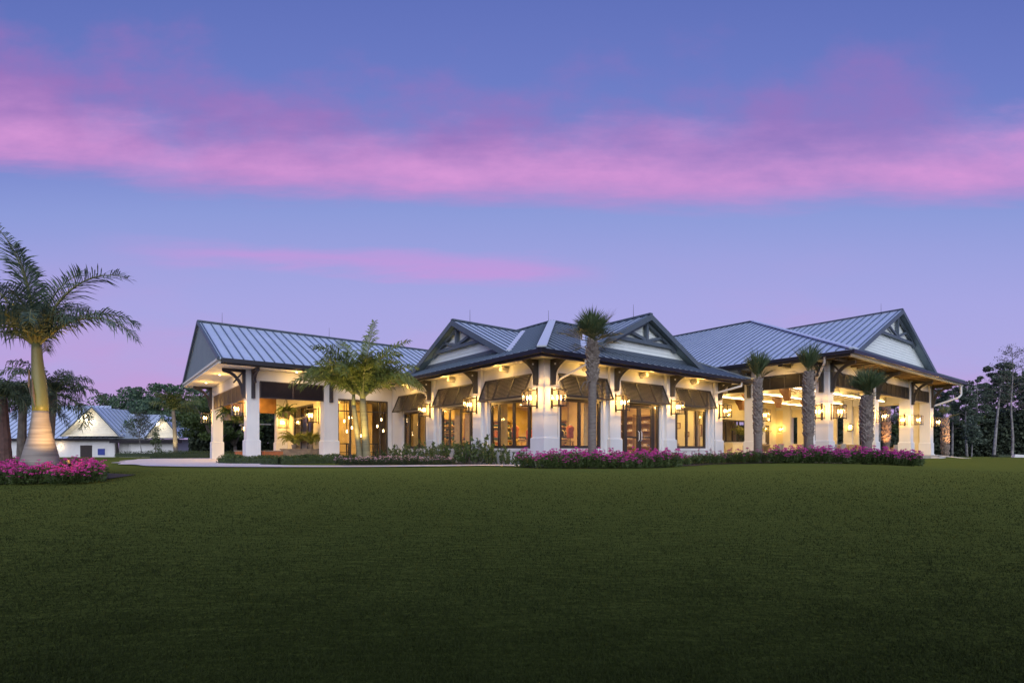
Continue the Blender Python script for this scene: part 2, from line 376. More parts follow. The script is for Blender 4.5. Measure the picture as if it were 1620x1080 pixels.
# ================================================================ clubhouse
CH = thing('clubhouse', 'long white single-storey clubhouse with grey metal roofs, gables and lit windows across the lawn', 'building', (OX, OY, 0), ROT)
def cpart(mb, name, m, parent=None, label=None, smooth=False):
    o = mb.build(name, m, parent or CH, smooth)
    if label: o['label'] = label
    return o
def seam(mb, poly, sp=.46, w=.045, h=.055, thick=.06, mi=0, mr=0, off=0.0):
    """sloped roof face with standing seams; poly in order"""
    P_ = [Vector(p) for p in poly]
    n = Vector((0, 0, 0))
    for i in range(len(P_)):
        a, b = P_[i], P_[(i + 1) % len(P_)]; n += a.cross(b)
    n.normalize()
    if n.z < 0: n = -n; P_.reverse()
    mb.poly(P_, mi)
    low = [p - Vector((0, 0, thick)) for p in P_]
    mb.poly(list(reversed(low)), mi)
    for i in range(len(P_)):
        j = (i + 1) % len(P_); mb.quad(low[i], low[j], P_[j], P_[i], mi)
    hdir = Vector((0, 0, 1)).cross(n).normalized(); d = hdir.cross(n).normalized()
    if d.z > 0: d = -d
    o = P_[0]; hs = [(p - o).dot(hdir) for p in P_]
    k = math.floor(min(hs) / sp)
    while k * sp < max(hs):
        x = k * sp + sp * .37 + off; ts = []
        for i in range(len(P_)):
            a, b = P_[i], P_[(i + 1) % len(P_)]; ha, hb = (a - o).dot(hdir), (b - o).dot(hdir)
            if (ha - x) * (hb - x) < 0:
                q = a + (b - a) * ((x - ha) / (hb - ha)); ts.append((q - o).dot(d))
        if len(ts) >= 2:
            t0, t1 = min(ts), max(ts)
            if t1 - t0 > .15:
                a = o + hdir * x + d * t0 + n * h * .5; b = o + hdir * x + d * t1 + n * h * .5
                mb.bar(a, b, w, h, n, 1)
        k += 1
def strip(mb, a, b, w=.30, h=.05, lift=.06, up=(0, 0, 1), mi=0):
    a = Vector(a) + Vector((0, 0, lift)); b = Vector(b) + Vector((0, 0, lift)); mb.bar(a, b, w, h, up, mi)

# --- roofs ---------------------------------------------------------------
def roofB():
    e = -1.1; z0 = 4.18; s = .49; rz = z0 + s * 6.1; U1 = 13.9; V1 = 20.0
    m = MB()
    seam(m, [(e, e, z0), (5, 5, rz), (5, V1, rz), (e, V1 - .0, z0)][:4], .46)
    seam(m, [(e, e, z0), (U1, e, z0), (U1 - 6.1, 5, rz), (5, 5, rz)], .46)
    seam(m, [(U1, e, z0), (U1, 11.1, z0), (U1 - 6.1, 5, rz)], .46)
    seam(m, [(5, 5, rz), (U1 - 6.1, 5, rz), (U1, 11.1, z0), (11.1, 11.1, z0)], .46)
    seam(m, [(5, 5, rz), (11.1, 11.1, z0), (11.1, V1, z0), (5, V1, rz)], .46)
    r = cpart(m, 'roof', [slate, rib], label='slate grey hipped metal roof over the middle wing')
    c_ = MB(); strip(c_, (e, e, z0), (5, 5, rz), .36, .06, .07, (-.2, -.2, 1)); cpart(c_, 'hip_cap', flash, r)
    c_ = MB(); strip(c_, (5, 5, rz), (5, V1, rz), .22, .06); strip(c_, (5, 5, rz), (U1 - 6.1, 5, rz), .22, .06); strip(c_, (U1, e, z0), (U1 - 6.1, 5, rz), .2, .06); cpart(c_, 'ridge_cap', trimd, r)
    return r
def gable(center, front, zr, slope, half, ridge_to, wallpos, zb, axis, name_lbl, roofmat, steps, fl=True, collar=.62, thick=.0):
    """axis 'u': faces -u (center is v); axis 'v': faces -v (center is u)"""
    T = (lambda a, c_, z: (a, c_, z)) if axis == 'u' else (lambda a, c_, z: (c_, a, z))
    m = MB()
    zf = zr - slope * half
    seam(m, [T(front, center, zr), T(ridge_to, center, zr), T(front, center + half, zf)], .46, off=.1)
    seam(m, [T(front, center, zr), T(ridge_to, center, zr), T(front, center - half, zf)], .46, off=.1)
    r = cpart(m, 'gable_roof', [roofmat, rib], label=name_lbl)
    c_ = MB(); strip(c_, T(front, center, zr), T(ridge_to, center, zr), .2, .06); cpart(c_, 'ridge_cap', trimd, r)
    if fl:
        c_ = MB()
        for sg in (-1, 1): strip(c_, T(front + .15, center + sg * (half - .15), zf + .1 * slope), T(ridge_to, center, zr), .22, .07, .10)
        cpart(c_, 'valley_flashing', flash, r)
    # wall triangle with lap boards
    w = MB(); z = zb; st = .17; top = zr - .10
    while z < top:
        z1 = min(z + st, top); h0 = (zr - z) / slope; h1 = (zr - z1) / slope
        h0 -= .05; h1 -= .05; h1 = max(h1, .01)
        fw = wallpos - .028; bw = wallpos - .006
        w.quad(T(fw, center - h0, z), T(fw, center + h0, z), T(bw, center + h1, z1), T(bw, center - h1, z1))
        w.quad(T(fw, center - h0, z), T(fw, center + h0, z), T(wallpos + .02, center + h0, z), T(wallpos + .02, center - h0, z))
        z = z1
    w.poly([T(wallpos + .02, center - (zr - zb) / slope, zb), T(wallpos + .02, center + (zr - zb) / slope, zb), T(wallpos + .02, center, zr)])
    g = cpart(w, 'gable_wall', siding)
    # rake boards, soffit, base board, truss
    b = MB()
    for sg in (-1, 1):
        a0 = T(front, center, zr - .13); a1 = T(front, center + sg * half, zf - .13)
        b.bar(a0, a1, .06, .30, (0, 0, 1)) if False else None
        A0 = Vector(T(front - .03, center, zr + .03)); A1 = Vector(T(front - .03, center + sg * (half + .12), zf + .03 - .12 * slope)); dn = Vector((0, 0, -.27))
        B0 = Vector(T(front + .03, center, zr + .03)); B1 = Vector(T(front + .03, center + sg * (half + .12), zf + .03 - .12 * slope))
        b.quad(A0, A1, A1 + dn, A0 + dn); b.quad(B0, B1, B1 + dn, B0 + dn); b.quad(A0 + dn, A1 + dn, B1 + dn, B0 + dn); b.quad(A0, A1, B1, B0); b.quad(A1, B1, B1 + dn, A1 + dn)
    cpart(b, 'rake_board', trimd)
    b = MB()
    for sg in (-1, 1):
        dn = Vector((0, 0, -.20))
        b.quad(Vector(T(front + .03, center, zr)) + dn, Vector(T(front + .03, center + sg * half, zf)) + dn, Vector(T(wallpos, center + sg * half, zf)) + dn, Vector(T(wallpos, center, zr)) + dn)
    cpart(b, 'gable_soffit', teal)
    b = MB(); hb = (zr - zb) / slope - .35
    b.box(*( (wallpos - .09, wallpos - .035, center - hb, center + hb) if axis == 'u' else (center - hb, center + hb, wallpos - .09, wallpos - .035)), zb - .02, zb + .17)
    cpart(b, 'base_board', trimd, label='slate board along the foot of the gable')
    t_ = MB(); pos = wallpos - .16; zc = zr - collar; hc_ = collar / slope - .28
    zt = zr - .32
    t_.bar(T(pos, center - hc_, zc), T(pos, center + hc_, zc), .14, .15)
    t_.bar(T(pos, center, zc + .07), T(pos, center, zt + .05), .16, .16, (1, 0, 0) if axis == 'v' else (0, 1, 0))
    for sg in (-1, 1):
        t_.bar(T(pos, center + sg * .06, zc + .10), T(pos, center + sg * hc_ * .52, zr - slope * hc_ * .52 - .30), .12, .13)
        t_.bar(T(pos, center + sg * .05, zr - .34), T(pos, center + sg * (hc_ + .02), zr - slope * (hc_) - .33), .12, .13)
    cpart(t_, 'truss', trimd, label='dark timber sunburst truss in the gable')
roofB()
gable(6.2, -.45, 6.65, .49, 4.45, 4.0, .0, 4.72, 'u', 'left gable roof of the middle wing', metalroof, 0, collar=1.24)
gable(6.2, -.45, 6.65, .49, 4.45, 4.0, .0, 4.72, 'v', 'right gable roof of the middle wing', metalroof, 0, collar=1.24)
def roofC():
    u0, u1, v0 = 16.0, 37.6, -5.27; z0 = 5.5; s = .461; uc = 26.8; rz = z0 + s * 10.8; V1 = 24.
    m = MB()
    seam(m, [(u0, v0, z0), (uc, v0 + 10.8, rz), (uc, V1 - 10.8 + 10.8, rz), (u0, V1, z0)], .46)
    seam(m, [(u0, v0, z0), (u1, v0, z0), (uc, v0 + 10.8, rz)], .46)
    seam(m, [(u1, v0, z0), (u1, V1, z0), (uc, V1, rz), (uc, v0 + 10.8, rz)], .46)
    r = cpart(m, 'roof', [metalroof, rib], label='large blue-grey hipped metal roof over the right wing')
    c_ = MB(); strip(c_, (u0, v0, z0), (uc, v0 + 10.8, rz), .30, .06, .07); cpart(c_, 'hip_cap', metalroof, r)
    c_ = MB(); strip(c_, (uc, v0 + 10.8, rz), (uc, V1, rz), .24, .07); strip(c_, (u1, v0, z0), (uc, v0 + 10.8, rz), .24, .07); cpart(c_, 'ridge_cap', trimd, r)
    w = MB(); w.poly([(u0 + 1.3, V1 - .5, z0 + .5), (u1 - 1.3, V1 - .5, z0 + .5), (uc, V1 - .5, rz - .1)]); cpart(w, 'gable_wall', siding)
roofC()
gable(26.8, -4.42, 9.38, .461, 7.5, 3.1, -3.95, 6.08, 'v', 'tall gable roof of the right wing', metalroof, 0, collar=1.75)
def roofA():
    u0, u1 = -9.45, 5.5; v0, vr, v1 = 12.4, 18.8, 25.2; z0, zr = 4.76, 7.64
    m = MB()
    seam(m, [(u0, v0, z0), (u1, v0, z0), (u1, vr, zr), (u0, vr, zr)], .47)
    seam(m, [(u0, v1, z0), (u1, v1, z0), (u1, vr, zr), (u0, vr, zr)], .47)
    r = cpart(m, 'roof', [metalroof, rib], label='long pale blue metal roof over the porch wing')
    c_ = MB(); strip(c_, (u0, vr, zr), (u1, vr, zr), .24, .07); cpart(c_, 'ridge_cap', trimd, r)
    w = MB(); x = u0 + .10
    w.poly([(x, v0 + .25, z0 + .02), (x, vr, zr - .08), (x, v1 - .25, z0 + .02)]); w.poly([(x + .1, v0 + .25, z0 + .02), (x + .1, vr, zr - .08), (x + .1, v1 - .25, z0 + .02)])
    cpart(w, 'gable_wall', teal, label='plain grey-green end gable of the porch wing')
    b = MB()
    for s_ in (v0, v1):
        b.bar((u0 + .02, s_ - (.05 if s_ == v0 else -.05), z0 - .04), (u0 + .02, vr, zr - .02), .10, .16, (0, 0, 1))
    cpart(b, 'rake_board', trimd)
    b = MB(); b.box(u0 - .02, u0 + .16, v0 + .12, v1 - .0, z0 - .10, z0 + .0); b.box(u0 + .06, u0 + .2, v0 + .12, v1, z0 - .2, z0 - .10)
    cpart(b, 'cornice', soffm)
    b = MB(); b.box(u0 + .03, -7.6, v0 + .1, v1 - .1, z0 - .24, z0 - .19); b.box(-7.6, 5, v0 + .1, 13.9, z0 - .24, z0 - .19); b.box(-7.6, -3.3, v1 - 1.4, v1 - .1, z0 - .24, z0 - .19)
    cpart(b, 'soffit', soffm)
    b = MB(); b.box(u0 + .14, 3, v0 - .13, v0 + .02, z0 - .21, z0 + .0); b.box(u0 + .14, 3, v0 + .02, v0 + .1, z0 - .27, z0 - .06); cpart(b, 'gutter', gutm)
roofA()
# lightning rods
for (u, v, z) in ((-8.2, 18.8, 7.7), (-2.0, 18.8, 7.7), (.6, 6.2, 6.7), (5.0, 5.3, 7.2), (6.2, .6, 6.7), (26.8, -3.2, 9.4)):
    m = MB(); m.tube([(u, v, z), (u, v, z + .65)], [.012, .006], 5); cpart(m, 'lightning_rod', iron)

# --- eaves of B and C ------------------------------------------------------
b = MB(); b.box(-1.1, 13.9, -1.1, .02, 4.03, 4.07); b.box(-1.1, .02, .02, 13.0, 4.03, 4.07); b.box(12.7, 13.9, .02, 6, 4.03, 4.07); cpart(b, 'soffit', soffm, label='cream soffit of the middle wing')
b = MB()
b.box(-1.22, 13.98, -1.24, -1.08, 3.99, 4.16); b.box(-1.24, -1.08, -1.08, 12.3, 3.99, 4.16); b.box(-1.10, 13.9, -1.08, -1.0, 3.90, 4.025); b.box(-1.08, -1.0, -1.0, 12.3, 3.90, 4.025)
b.box(13.9, 14.0, -1.22, 6, 3.99, 4.16)
cpart(b, 'gutter', gutm, label='black gutter round the middle wing')
b = MB(); b.box(16.0, 37.6, -5.27, -3.6, 5.36, 5.40); b.box(16.0, 17.35, -3.6, 20, 5.36, 5.40); b.box(36.3, 37.6, -3.6, 20, 5.36, 5.40); cpart(b, 'soffit', soffm, label='cream soffit of the right wing')
b = MB()
b.box(15.9, 37.7, -5.41, -5.25, 5.28, 5.46); b.box(15.86, 16.02, -5.25, 20, 5.28, 5.46); b.box(37.6, 37.74, -5.25, 20, 5.28, 5.46)
cpart(b, 'gutter', gutm, label='dark gutter round the right wing')
b = MB(); b.box(16.06, 37.55, -5.25, -5.17, 5.20, 5.275); b.box(16.14, 37.5, -5.17, -5.08, 5.17, 5.355); cpart(b, 'fascia', soffm)
b = MB(); b.box(16.02, 16.14, -5.16, 20, 5.17, 5.355); cpart(b, 'fascia', brownm)
u = 16.9
while u < 37.2:  # rafters
    b = MB(); b.prism([(-5.05, 5.352), (-3.62, 5.352), (-3.62, 5.19), (-4.9, 5.22), (-5.05, 5.26)], lambda y, z: (u - .075, y, z), lambda y, z: (u + .075, y, z)); cpart(b, 'rafter_tail', raftm); u += .92
for v in (-4.5, -1.6, 3.5, 6):
    b = MB(); b.box(16.2, 17.28, v - .12, v + .12, 5.08, 5.352); cpart(b, 'rafter_tail', brownm)

# --- columns ---------------------------------------------------------------
def column(u0, u1, v0, v1, top, ph=.93, base=-.35, lbl=None, side=None):
    m = MB(); m.box(u0, u1, v0, v1, base, top)
    if side: m.box(*side, ph - .02, top)
    o = cpart(m, 'column', white, label=lbl)
    p_ = MB(); g = .055; p_.box(u0 - g, u1 + g, v0 - g, v1 + g, base - .02, ph - .03); p_.prism([(0, 0)] * 0 or [(u0 - g, v0 - g), (u1 + g, v0 - g), (u1 + g, v1 + g), (u0 - g, v1 + g)], lambda x, y: (x, y, ph - .028), lambda x, y: (min(max(x, u0 - .002), u1 + .002), min(max(y, v0 - .002), v1 + .002), ph + .02)); cpart(p_, 'plinth', white, o)
    return o
w_ = .62
column(-.10, w_, -.10, w_, 4.03)
for (a, b_) in ((3.72, 4.42), (7.78, 8.48), (12.05, 12.75)): column(a, b_, -.14, .4, 4.03)
for (a, b_) in ((4.2, 4.85), (8.5, 9.15)): column(-.14, .4, a, b_, 4.03)
column(-7.95, -7.35, 13.7, 14.3, 4.5); column(-4.07, -3.29, 13.62, 14.25, 4.5); column(-7.95, -7.35, 23.6, 24.2, 4.5); column(-4.0, -3.35, 23.6, 24.2, 4.5)
for a in (17.3, 31.0, 35.65): column(a, a + .66, -3.67, -3.01, 5.35, .93)
column(24.2, 24.86, -3.67, -3.01, 5.35)
column(17.3, 17.96, .4, 1.06, 5.35); column(17.3, 17.96, 4.6, 5.26, 5.35)
column(35.65, 36.31, 1.6, 2.26, 5.35); column(35.65, 36.31, 6.6, 7.26, 5.35)
column(31, 31.66, 6.9, 7.5, 5.35)

# --- walls of B (openings cut by pieces) -------------------------------------
def wall_run(axis, pos0, pos1, openings, a0, a1, zt, zb=-.35, name='wall', m=white, par=None):
    """axis 'v': wall at v in pos0..pos1 running along u."""
    bx = (lambda mb, p, q, z0, z1: mb.box(p, q, pos0, pos1, z0, z1)) if axis == 'v' else (lambda mb, p, q, z0, z1: mb.box(pos0, pos1, p, q, z0, z1))
    mb = MB(); cur = a0
    for (p, q, z0, z1) in sorted(openings):
        bx(mb, cur, p, zb, zt); bx(mb, p, q, z1, zt)
        if z0 > zb + .05: bx(mb, p, q, zb, z0)
        cur = q
    bx(mb, cur, a1, zb, zt)
    return cpart(mb, name, m)
OB_R = [(.66, 3.30, .50, 2.55), (4.50, 7.42, .0, 2.60), (8.65, 11.42, .50, 2.55)]
OB_L = [(.66, 3.70, .50, 2.55), (4.92, 8.0, .50, 2.55), (9.25, 12.2, .50, 2.55)]
wall_run('v', 0, .2, OB_R, .62, 12.75, 4.03); wall_run('u', 0, .2, OB_L, .62, 13.68, 4.03)
m = MB(); m.box(12.55, 12.75, .2, 6.0, -.35, 4.03); cpart(m, 'wall', white)
# sill bands
m = MB(); m.box(.64, 3.4, -.035, -.001, .38, .47); m.box(8.6, 11.6, -.035, -.001, .38, .47); m.box(-.035, -.001, .64, 3.8, .38, .47); m.box(-.035, -.001, 4.87, 8.2, .38, .47); cpart(m, 'sill', white)
# pilaster strips beside windows
m = MB()
for a in (3.38, 7.5, 11.5, 11.78): m = MB(); m.box(a, a + .14, -.05, -.001, .48, 3.55); cpart(m, 'pilaster', white)
for a in (3.82, 8.1, 12.3): m = MB(); m.box(-.05, -.001, a, a + .14, .48, 3.55); cpart(m, 'pilaster', white)
def window(axis, a0, a1, z0, z1, pos, muls, parent=None, transom=None, fw=.12, lbl=None, d=.09, frame_mat=None):
    bx = (lambda mb, p, q, s, t, za, zb: mb.box(p, q, s, t, za, zb)) if axis == 'v' else (lambda mb, p, q, s, t, za, zb: mb.box(s, t, p, q, za, zb))
    m = MB(); s, t = pos, pos + d
    bx(m, a0, a0 + fw, s, t, z0, z1); bx(m, a1 - fw, a1, s, t, z0, z1); bx(m, a0 + fw, a1 - fw, s, t, z1 - fw, z1); bx(m, a0 + fw, a1 - fw, s, t, z0, z0 + fw)
    for x in muls: bx(m, a0 + (a1 - a0) * x - fw * .55, a0 + (a1 - a0) * x + fw * .55, s + .004, t - .004, z0 + fw, z1 - fw)
    if transom: bx(m, a0 + fw, a1 - fw, s + .008, t - .008, transom - fw * .4, transom + fw * .4)
    o = cpart(m, 'window', frame_mat or bron, parent, lbl)
    g = MB(); bx(g, a0 + fw * .5, a1 - fw * .5, pos + d * .5 - .004, pos + d * .5 + .004, z0 + fw * .5, z1 - fw * .5); cpart(g, 'pane', glass, o)
    return o
window('v', .66, 3.30, .50, 2.55, .05, (.10, .52, .86)); window('v', 8.65, 11.42, .50, 2.55, .05, (.08, .40, .72))
window('u', .66, 3.70, .50, 2.55, .05, (.12, .45, .80)); window('u', 4.92, 8.0, .50, 2.55, .05, (.14, .42, .76)); window('u', 9.25, 12.2, .50, 2.55, .05, (.14, .42, .80))
# entrance doors in the right front
fr = MB()
for a in (4.5, 4.86, 7.0, 7.32): fr.box(a, a + .10, .05, .16, 0, 2.6)
fr.box(4.6, 7.32, .054, .156, 2.5, 2.598)
o = cpart(fr, 'door_frame', bron); g = MB(); g.box(4.58, 4.88, .10, .106, .05, 2.5); g.box(7.08, 7.34, .10, .106, .05, 2.5); cpart(g, 'pane', glass, o)
for (a, b_, hx) in ((4.97, 5.97, 5.88), (5.985, 6.99, 6.07)):
    d_ = MB(); d_.box(a, a + .13, .07, .13, .01, 2.49); d_.box(b_ - .13, b_, .07, .13, .01, 2.49); d_.box(a + .13, b_ - .13, .07, .13, 2.36, 2.49); d_.box(a + .13, b_ - .13, .07, .13, .01, .22); d_.box(a + .13, b_ - .13, .075, .125, .98, 1.05)
    o = cpart(d_, 'door', bron); g = MB(); g.box(a + .1, b_ - .1, .097, .103, .2, 2.4); cpart(g, 'pane', glass, o)
    h_ = MB(); h_.tube([(hx, .06, .85), (hx, .0, .9), (hx, .0, 1.25), (hx, .06, 1.3)], .018, 6); cpart(h_, 'handle', flash, o)
# wall B inner rooms
m = MB(); m.box(.2, 12.55, .2, 13.6, -.02, .0); cpart(m, 'floor', floorm)
m = MB(); m.box(.2, 12.55, .2, 13.6, 3.05, 3.1); cpart(m, 'ceiling', cream)
m = MB(); m.box(.2, 7.9, 10.0, 10.1, 0, 3.05); m.box(7.9, 8.0, .2, 10.1, 0, 3.05); m.box(8.0, 12.55, 3.6, 3.7, 0, 3.05); m.box(4.1, 4.2, 2.9, 3.0, 0, 3.05); m.box(4.1, 7.9, 2.9, 3.0, 0, 3.05); cpart(m, 'inner_wall', tanw)
m = MB(); m.box(8.01, 12.5, 3.5, 3.59, 0, 3.05); m.box(8.01, 8.05, .3, 3.5, 0, 3.05); cpart(m, 'inner_wall', cream)

# --- awnings (louvred shutters propped out) ------------------------------------
def awning(axis, a0, a1, zt=3.50, zb=2.60, out=.46, m=brownm, flare=.0, panels=3, lbl=None):
    T = (lambda a, o, z: (a, -o, z)) if axis == 'v' else (lambda a, o, z: (-o, a, z))
    mb = MB(); top = Vector((0.06, zt)); bot = Vector((out, zb)); ln = (bot - top).length; dr = (bot - top) / ln; nr = Vector((-dr.y, dr.x)) if dr.y < 0 else Vector((dr.y, -dr.x))
    n = int(ln / .062)
    P3 = lambda a, p: T(a, p.x, p.y)
    for i in range(n):
        c_ = top + dr * (ln * (i + .5) / n); s_ = (dr * .85 + nr * .40).normalized() * .036
        p0, p1 = c_ - s_, c_ + s_; t_ = nr * .006
        mb.prism([(0, 0), (1, 0), (1, 1), (0, 1)], lambda x, y: P3(a0 + .03, (p0 if x == 0 else p1) + t_ * y), lambda x, y: P3(a1 - .03, (p0 if x == 0 else p1) + t_ * y))
    for k in range(panels + 1):
        a = a0 + (a1 - a0) * k / panels; a = min(max(a, a0 + .03), a1 - .03)
        mb.bar(P3(a, top), P3(a, bot), .07, .05, (0, 0, 1))
    mb.bar(P3(a0, top), P3(a1, top), .06, .07); mb.bar(P3(a0, bot), P3(a1, bot), .06, .07)
    o = cpart(mb, 'awning', m, label=lbl)
    st = MB()
    for a in (a0 + .12, a1 - .12): st.bar(T(a, .02, zb - .02), P3(a, bot), .025, .025)
    cpart(st, 'stay', bron, o)
    return o
awning('u', .72, 3.95); awning('u', 4.95, 8.15); awning('u', 9.25, 12.7)
awning('v', .72, 3.6); awning('v', 4.5, 7.6); awning('v', 8.6, 11.7)

# --- brackets -------------------------------------------------------------------
def bracket(axis, a, pos, zt, h, out, style, th=.16, m=brownm, sgn=-1):
    T = (lambda o, z, k: (a + k, pos + sgn * o, z)) if axis == 'v' else (lambda o, z, k: (pos + sgn * o, a + k, z))
    mb = MB()
    if style == 'solid':
        pr = [(0, zt), (out, zt), (out, zt - .09)]
        for i in range(1, 8):
            t = i / 8; pr.append((out - (out - .17) * (1 - (1 - t) ** 2.2), zt - .09 - (h - .09) * .62 * t))
        pr += [(.16, zt - h), (0, zt - h)]
        mb.prism(pr, lambda x, z: T(x, z, -th / 2), lambda x, z: T(x, z, th / 2))
        bolt = MB(); bolt.bar(T(.30, zt - .20, -th / 2 - .02), T(.30, zt - .20, th / 2 + .02), .07, .07)
        o = cpart(mb, 'bracket', m); cpart(bolt, 'bolt', flash, o); return o
    mb.bar(T(.07, zt, 0), T(.07, zt - h, 0), th, .15, (1, 0, 0) if axis == 'u' else (0, 1, 0))
    mb.bar(T(0, zt - .07, 0), T(out, zt - .07, 0), th, .13)
    pts = []
    for i in range(9):
        t = i / 8; ang = t * pi / 2
        pts.append(T(.12 + (out - .14) * (1 - cos(ang)) , zt - h * .86 + (h * .86 - .12) * sin(ang), 0))
    for p, q in zip(pts, pts[1:]): mb.bar(p, q, th * .8, .11, (1, 0, 0) if axis == 'v' else (0, 1, 0))
    mb.bar(T(.12, zt - .12, 0), T(.52 * out, zt - .48 * h, 0), th * .6, .07)
    return cpart(mb, 'bracket', m)
for a in (.31, 4.07, 8.13): bracket('v', a, -.14 if a > 1 else -.10, 4.02, 1.0, .72, 'solid')
bracket('v', 12.4, -.14, 4.02, .95, .7, 'open')
for a in (.31, 4.52, 8.82): bracket('u', a, -.14 if a > 1 else -.10, 4.02, 1.0, .72, 'solid')
for (ax, a, p) in (('u', 14.0, -7.95), ('v', -7.65, 13.7), ('u', 23.9, -7.95), ('v', -3.7, 13.62)): bracket(ax, a, p, 4.5, 1.45, 1.05, 'open', .17, plum)
for (ax, a, p) in (('v', 17.63, -3.67), ('u', -3.34, 17.3), ('v', 24.5, -3.67), ('v', 31.3, -3.67), ('v', 35.98, -3.67), ('u', .73, 17.3), ('u', 4.9, 17.3)): bracket(ax, a, p, 5.16, 1.6, 1.2, 'open', .2, brownm)
bracket('u', -3.34, 36.31, 5.16, 1.6, 1.15, 'open', .2, brownm, 1)
# small bullet lamps under the B eaves
for (ax, a) in (('u', 6.7), ('u', 2.4), ('u', 11.0), ('v', 2.2), ('v', 6.0), ('v', 10.1)):
    T = (lambda o, z: (-o, a, z)) if ax == 'u' else (lambda o, z: (a, -o, z))
    m = MB(); m.tube([T(.03, 3.86), T(.36, 3.90)], [.13, .10], 12); cpart(m, 'eave_fill_lamp', soffm)
    point('eave_fill_light', T(.62, 3.72), 26, (1, .56, .13), .08, CH)
for (u, v, zs) in ((-8.7, 16.5, 4.52), (-8.7, 21.0, 4.52), (-5.7, 13.0, 4.52), (-2.0, 13.0, 4.52), (16.7, -1.5, 5.36), (21.0, -4.4, 5.36), (28.0, -4.5, 5.36), (33.5, -4.5, 5.36)):  # discs added to go with fill lights that warm the A and C soffits
    m = MB(); m.tube([(u, v, zs - .05), (u, v, zs - .003)], [.07, .09], 12); o = cpart(m, 'eave_fill_lamp', soffm)
    m = MB(); m.tube([(u, v, zs - .07), (u, v, zs - .052)], .045, 10); cpart(m, 'fill_lens', dl, o)
    point('eave_fill_light', (u, v, zs - (.42 if zs < 5 else .9)), 26, (1, .58, .15), .08, CH)

# --- headers of A and C -----------------------------------------------------------
m = MB()
m.box(-7.35, -4.07, 13.72, 14.2, 3.97, 4.5); m.box(-3.29, -.25, 13.72, 13.95, 3.3, 4.5); m.box(-.25, 0, 13.72, 13.95, -.3, 4.5); m.box(0.0, 5, 13.72, 13.95, 3.0, 4.7)
m.box(-7.93, -7.45, 14.3, 23.6, 3.9, 4.5); 
cpart(m, 'wall', white, label='white band over the porch openings')
def shutter_panel(axis, a0, a1, pos, z0, z1, n, m_, th=.07):
    bx = (lambda mb, p, q, s, t, za, zb: mb.box(p, q, s, t, za, zb)) if axis == 'v' else (lambda mb, p, q, s, t, za, zb: mb.box(s, t, p, q, za, zb))
    mb = MB(); W_ = (a1 - a0) / n
    bx(mb, a0, a1, pos, pos + th, z0, z0 + .05); bx(mb, a0, a1, pos, pos + th, z1 - .05, z1)
    for k in range(n + 1):
        a = min(max(a0 + W_ * k, a0 + .025), a1 - .025); bx(mb, a - .025, a + .025, pos - .003, pos + th + .003, z0, z1)
    z = z0 + .07
    while z < z1 - .06:
        if axis == 'v': mb.quad((a0, pos + .005, z + .05), (a1, pos + .005, z + .05), (a1, pos + th - .005, z - .02), (a0, pos + th - .005, z - .02))
        else: mb.quad((pos + .005, a0, z + .05), (pos + .005, a1, z + .05), (pos + th - .005, a1, z - .02), (pos + th - .005, a0, z - .02))
        z += .062
    return cpart(mb, 'louvre_panel', m_)
shutter_panel('v', -7.33, -4.09, 13.64, 3.08, 3.965, 2, plum)
shutter_panel('u', 14.34, 23.56, -7.9, 3.05, 3.895, 8, mat('taupe_louvre', (.16, .12, .09), .6))
shutter_panel('u', -2.99, .38, 17.36, 3.95, 4.76, 4, brownm); shutter_panel('u', 1.08, 4.58, 17.36, 3.95, 4.76, 4, brownm)
for (a, b_, n) in ((17.98, 24.18, 7), (24.88, 30.98, 7), (31.68, 35.63, 5)): shutter_panel('v', a, b_, -3.6, 3.95, 4.76, n, brownm)
m = MB(); m.box(17.4, 17.9, -3.01, 5.2, 4.765, 5.35); m.box(17.96, 36.2, -3.55, -3.1, 4.765, 5.35); m.box(35.75, 36.2, -3.01, 14, 4.0, 5.35); cpart(m, 'wall', white, label='white band over the terrace openings')

# --- A: glazed lobby front, porch side wall ------------------------------------------
window('v', -3.29, -.25, .0, 3.28, 13.75, (.25, .5, .84), transom=2.62, fw=.08, lbl='tall glazed lobby front')
ws = [(17.9, 22.2, 0, 3.3)]
wall_run('u', -3.29, -3.15, ws, 14.25, 26.4, 4.5, -.2, m=cream)
window('u', 17.9, 22.2, 0.0, 3.3, -3.25, (.33, .66), transom=2.5, fw=.12)
m = MB(); m.box(-3.15, 5, 26.3, 26.4, -.2, 4.4); m.box(4.9, 5.0, 13.95, 26.3, -.2, 3.6); cpart(m, 'inner_wall', tanw)
m = MB(); m.box(-3.15, 4.9, 13.95, 26.3, 3.55, 3.6); cpart(m, 'ceiling', cream)
m = MB(); m.box(-3.15, 4.9, 13.7, 26.3, -.03, 0); cpart(m, 'floor', floorm)
m = MB(); m.box(-7.45, -3.3, 13.9, 24.0, 4.2, 4.25)
m.box(-7.35, -4.0, 23.7, 24.1, 2.95, 4.2)
for v in (15.5, 18.5, 21.5): m.box(-7.45, -3.3, v - .1, v + .1, 4.0, 4.198)
cpart(m, 'ceiling', woodc, label='dark stained board ceiling of the porch')
m = MB(); m.box(-3.0, 0.6, 18.0, 18.06, 0, 3.5); cpart(m, 'inner_wall', tanw)

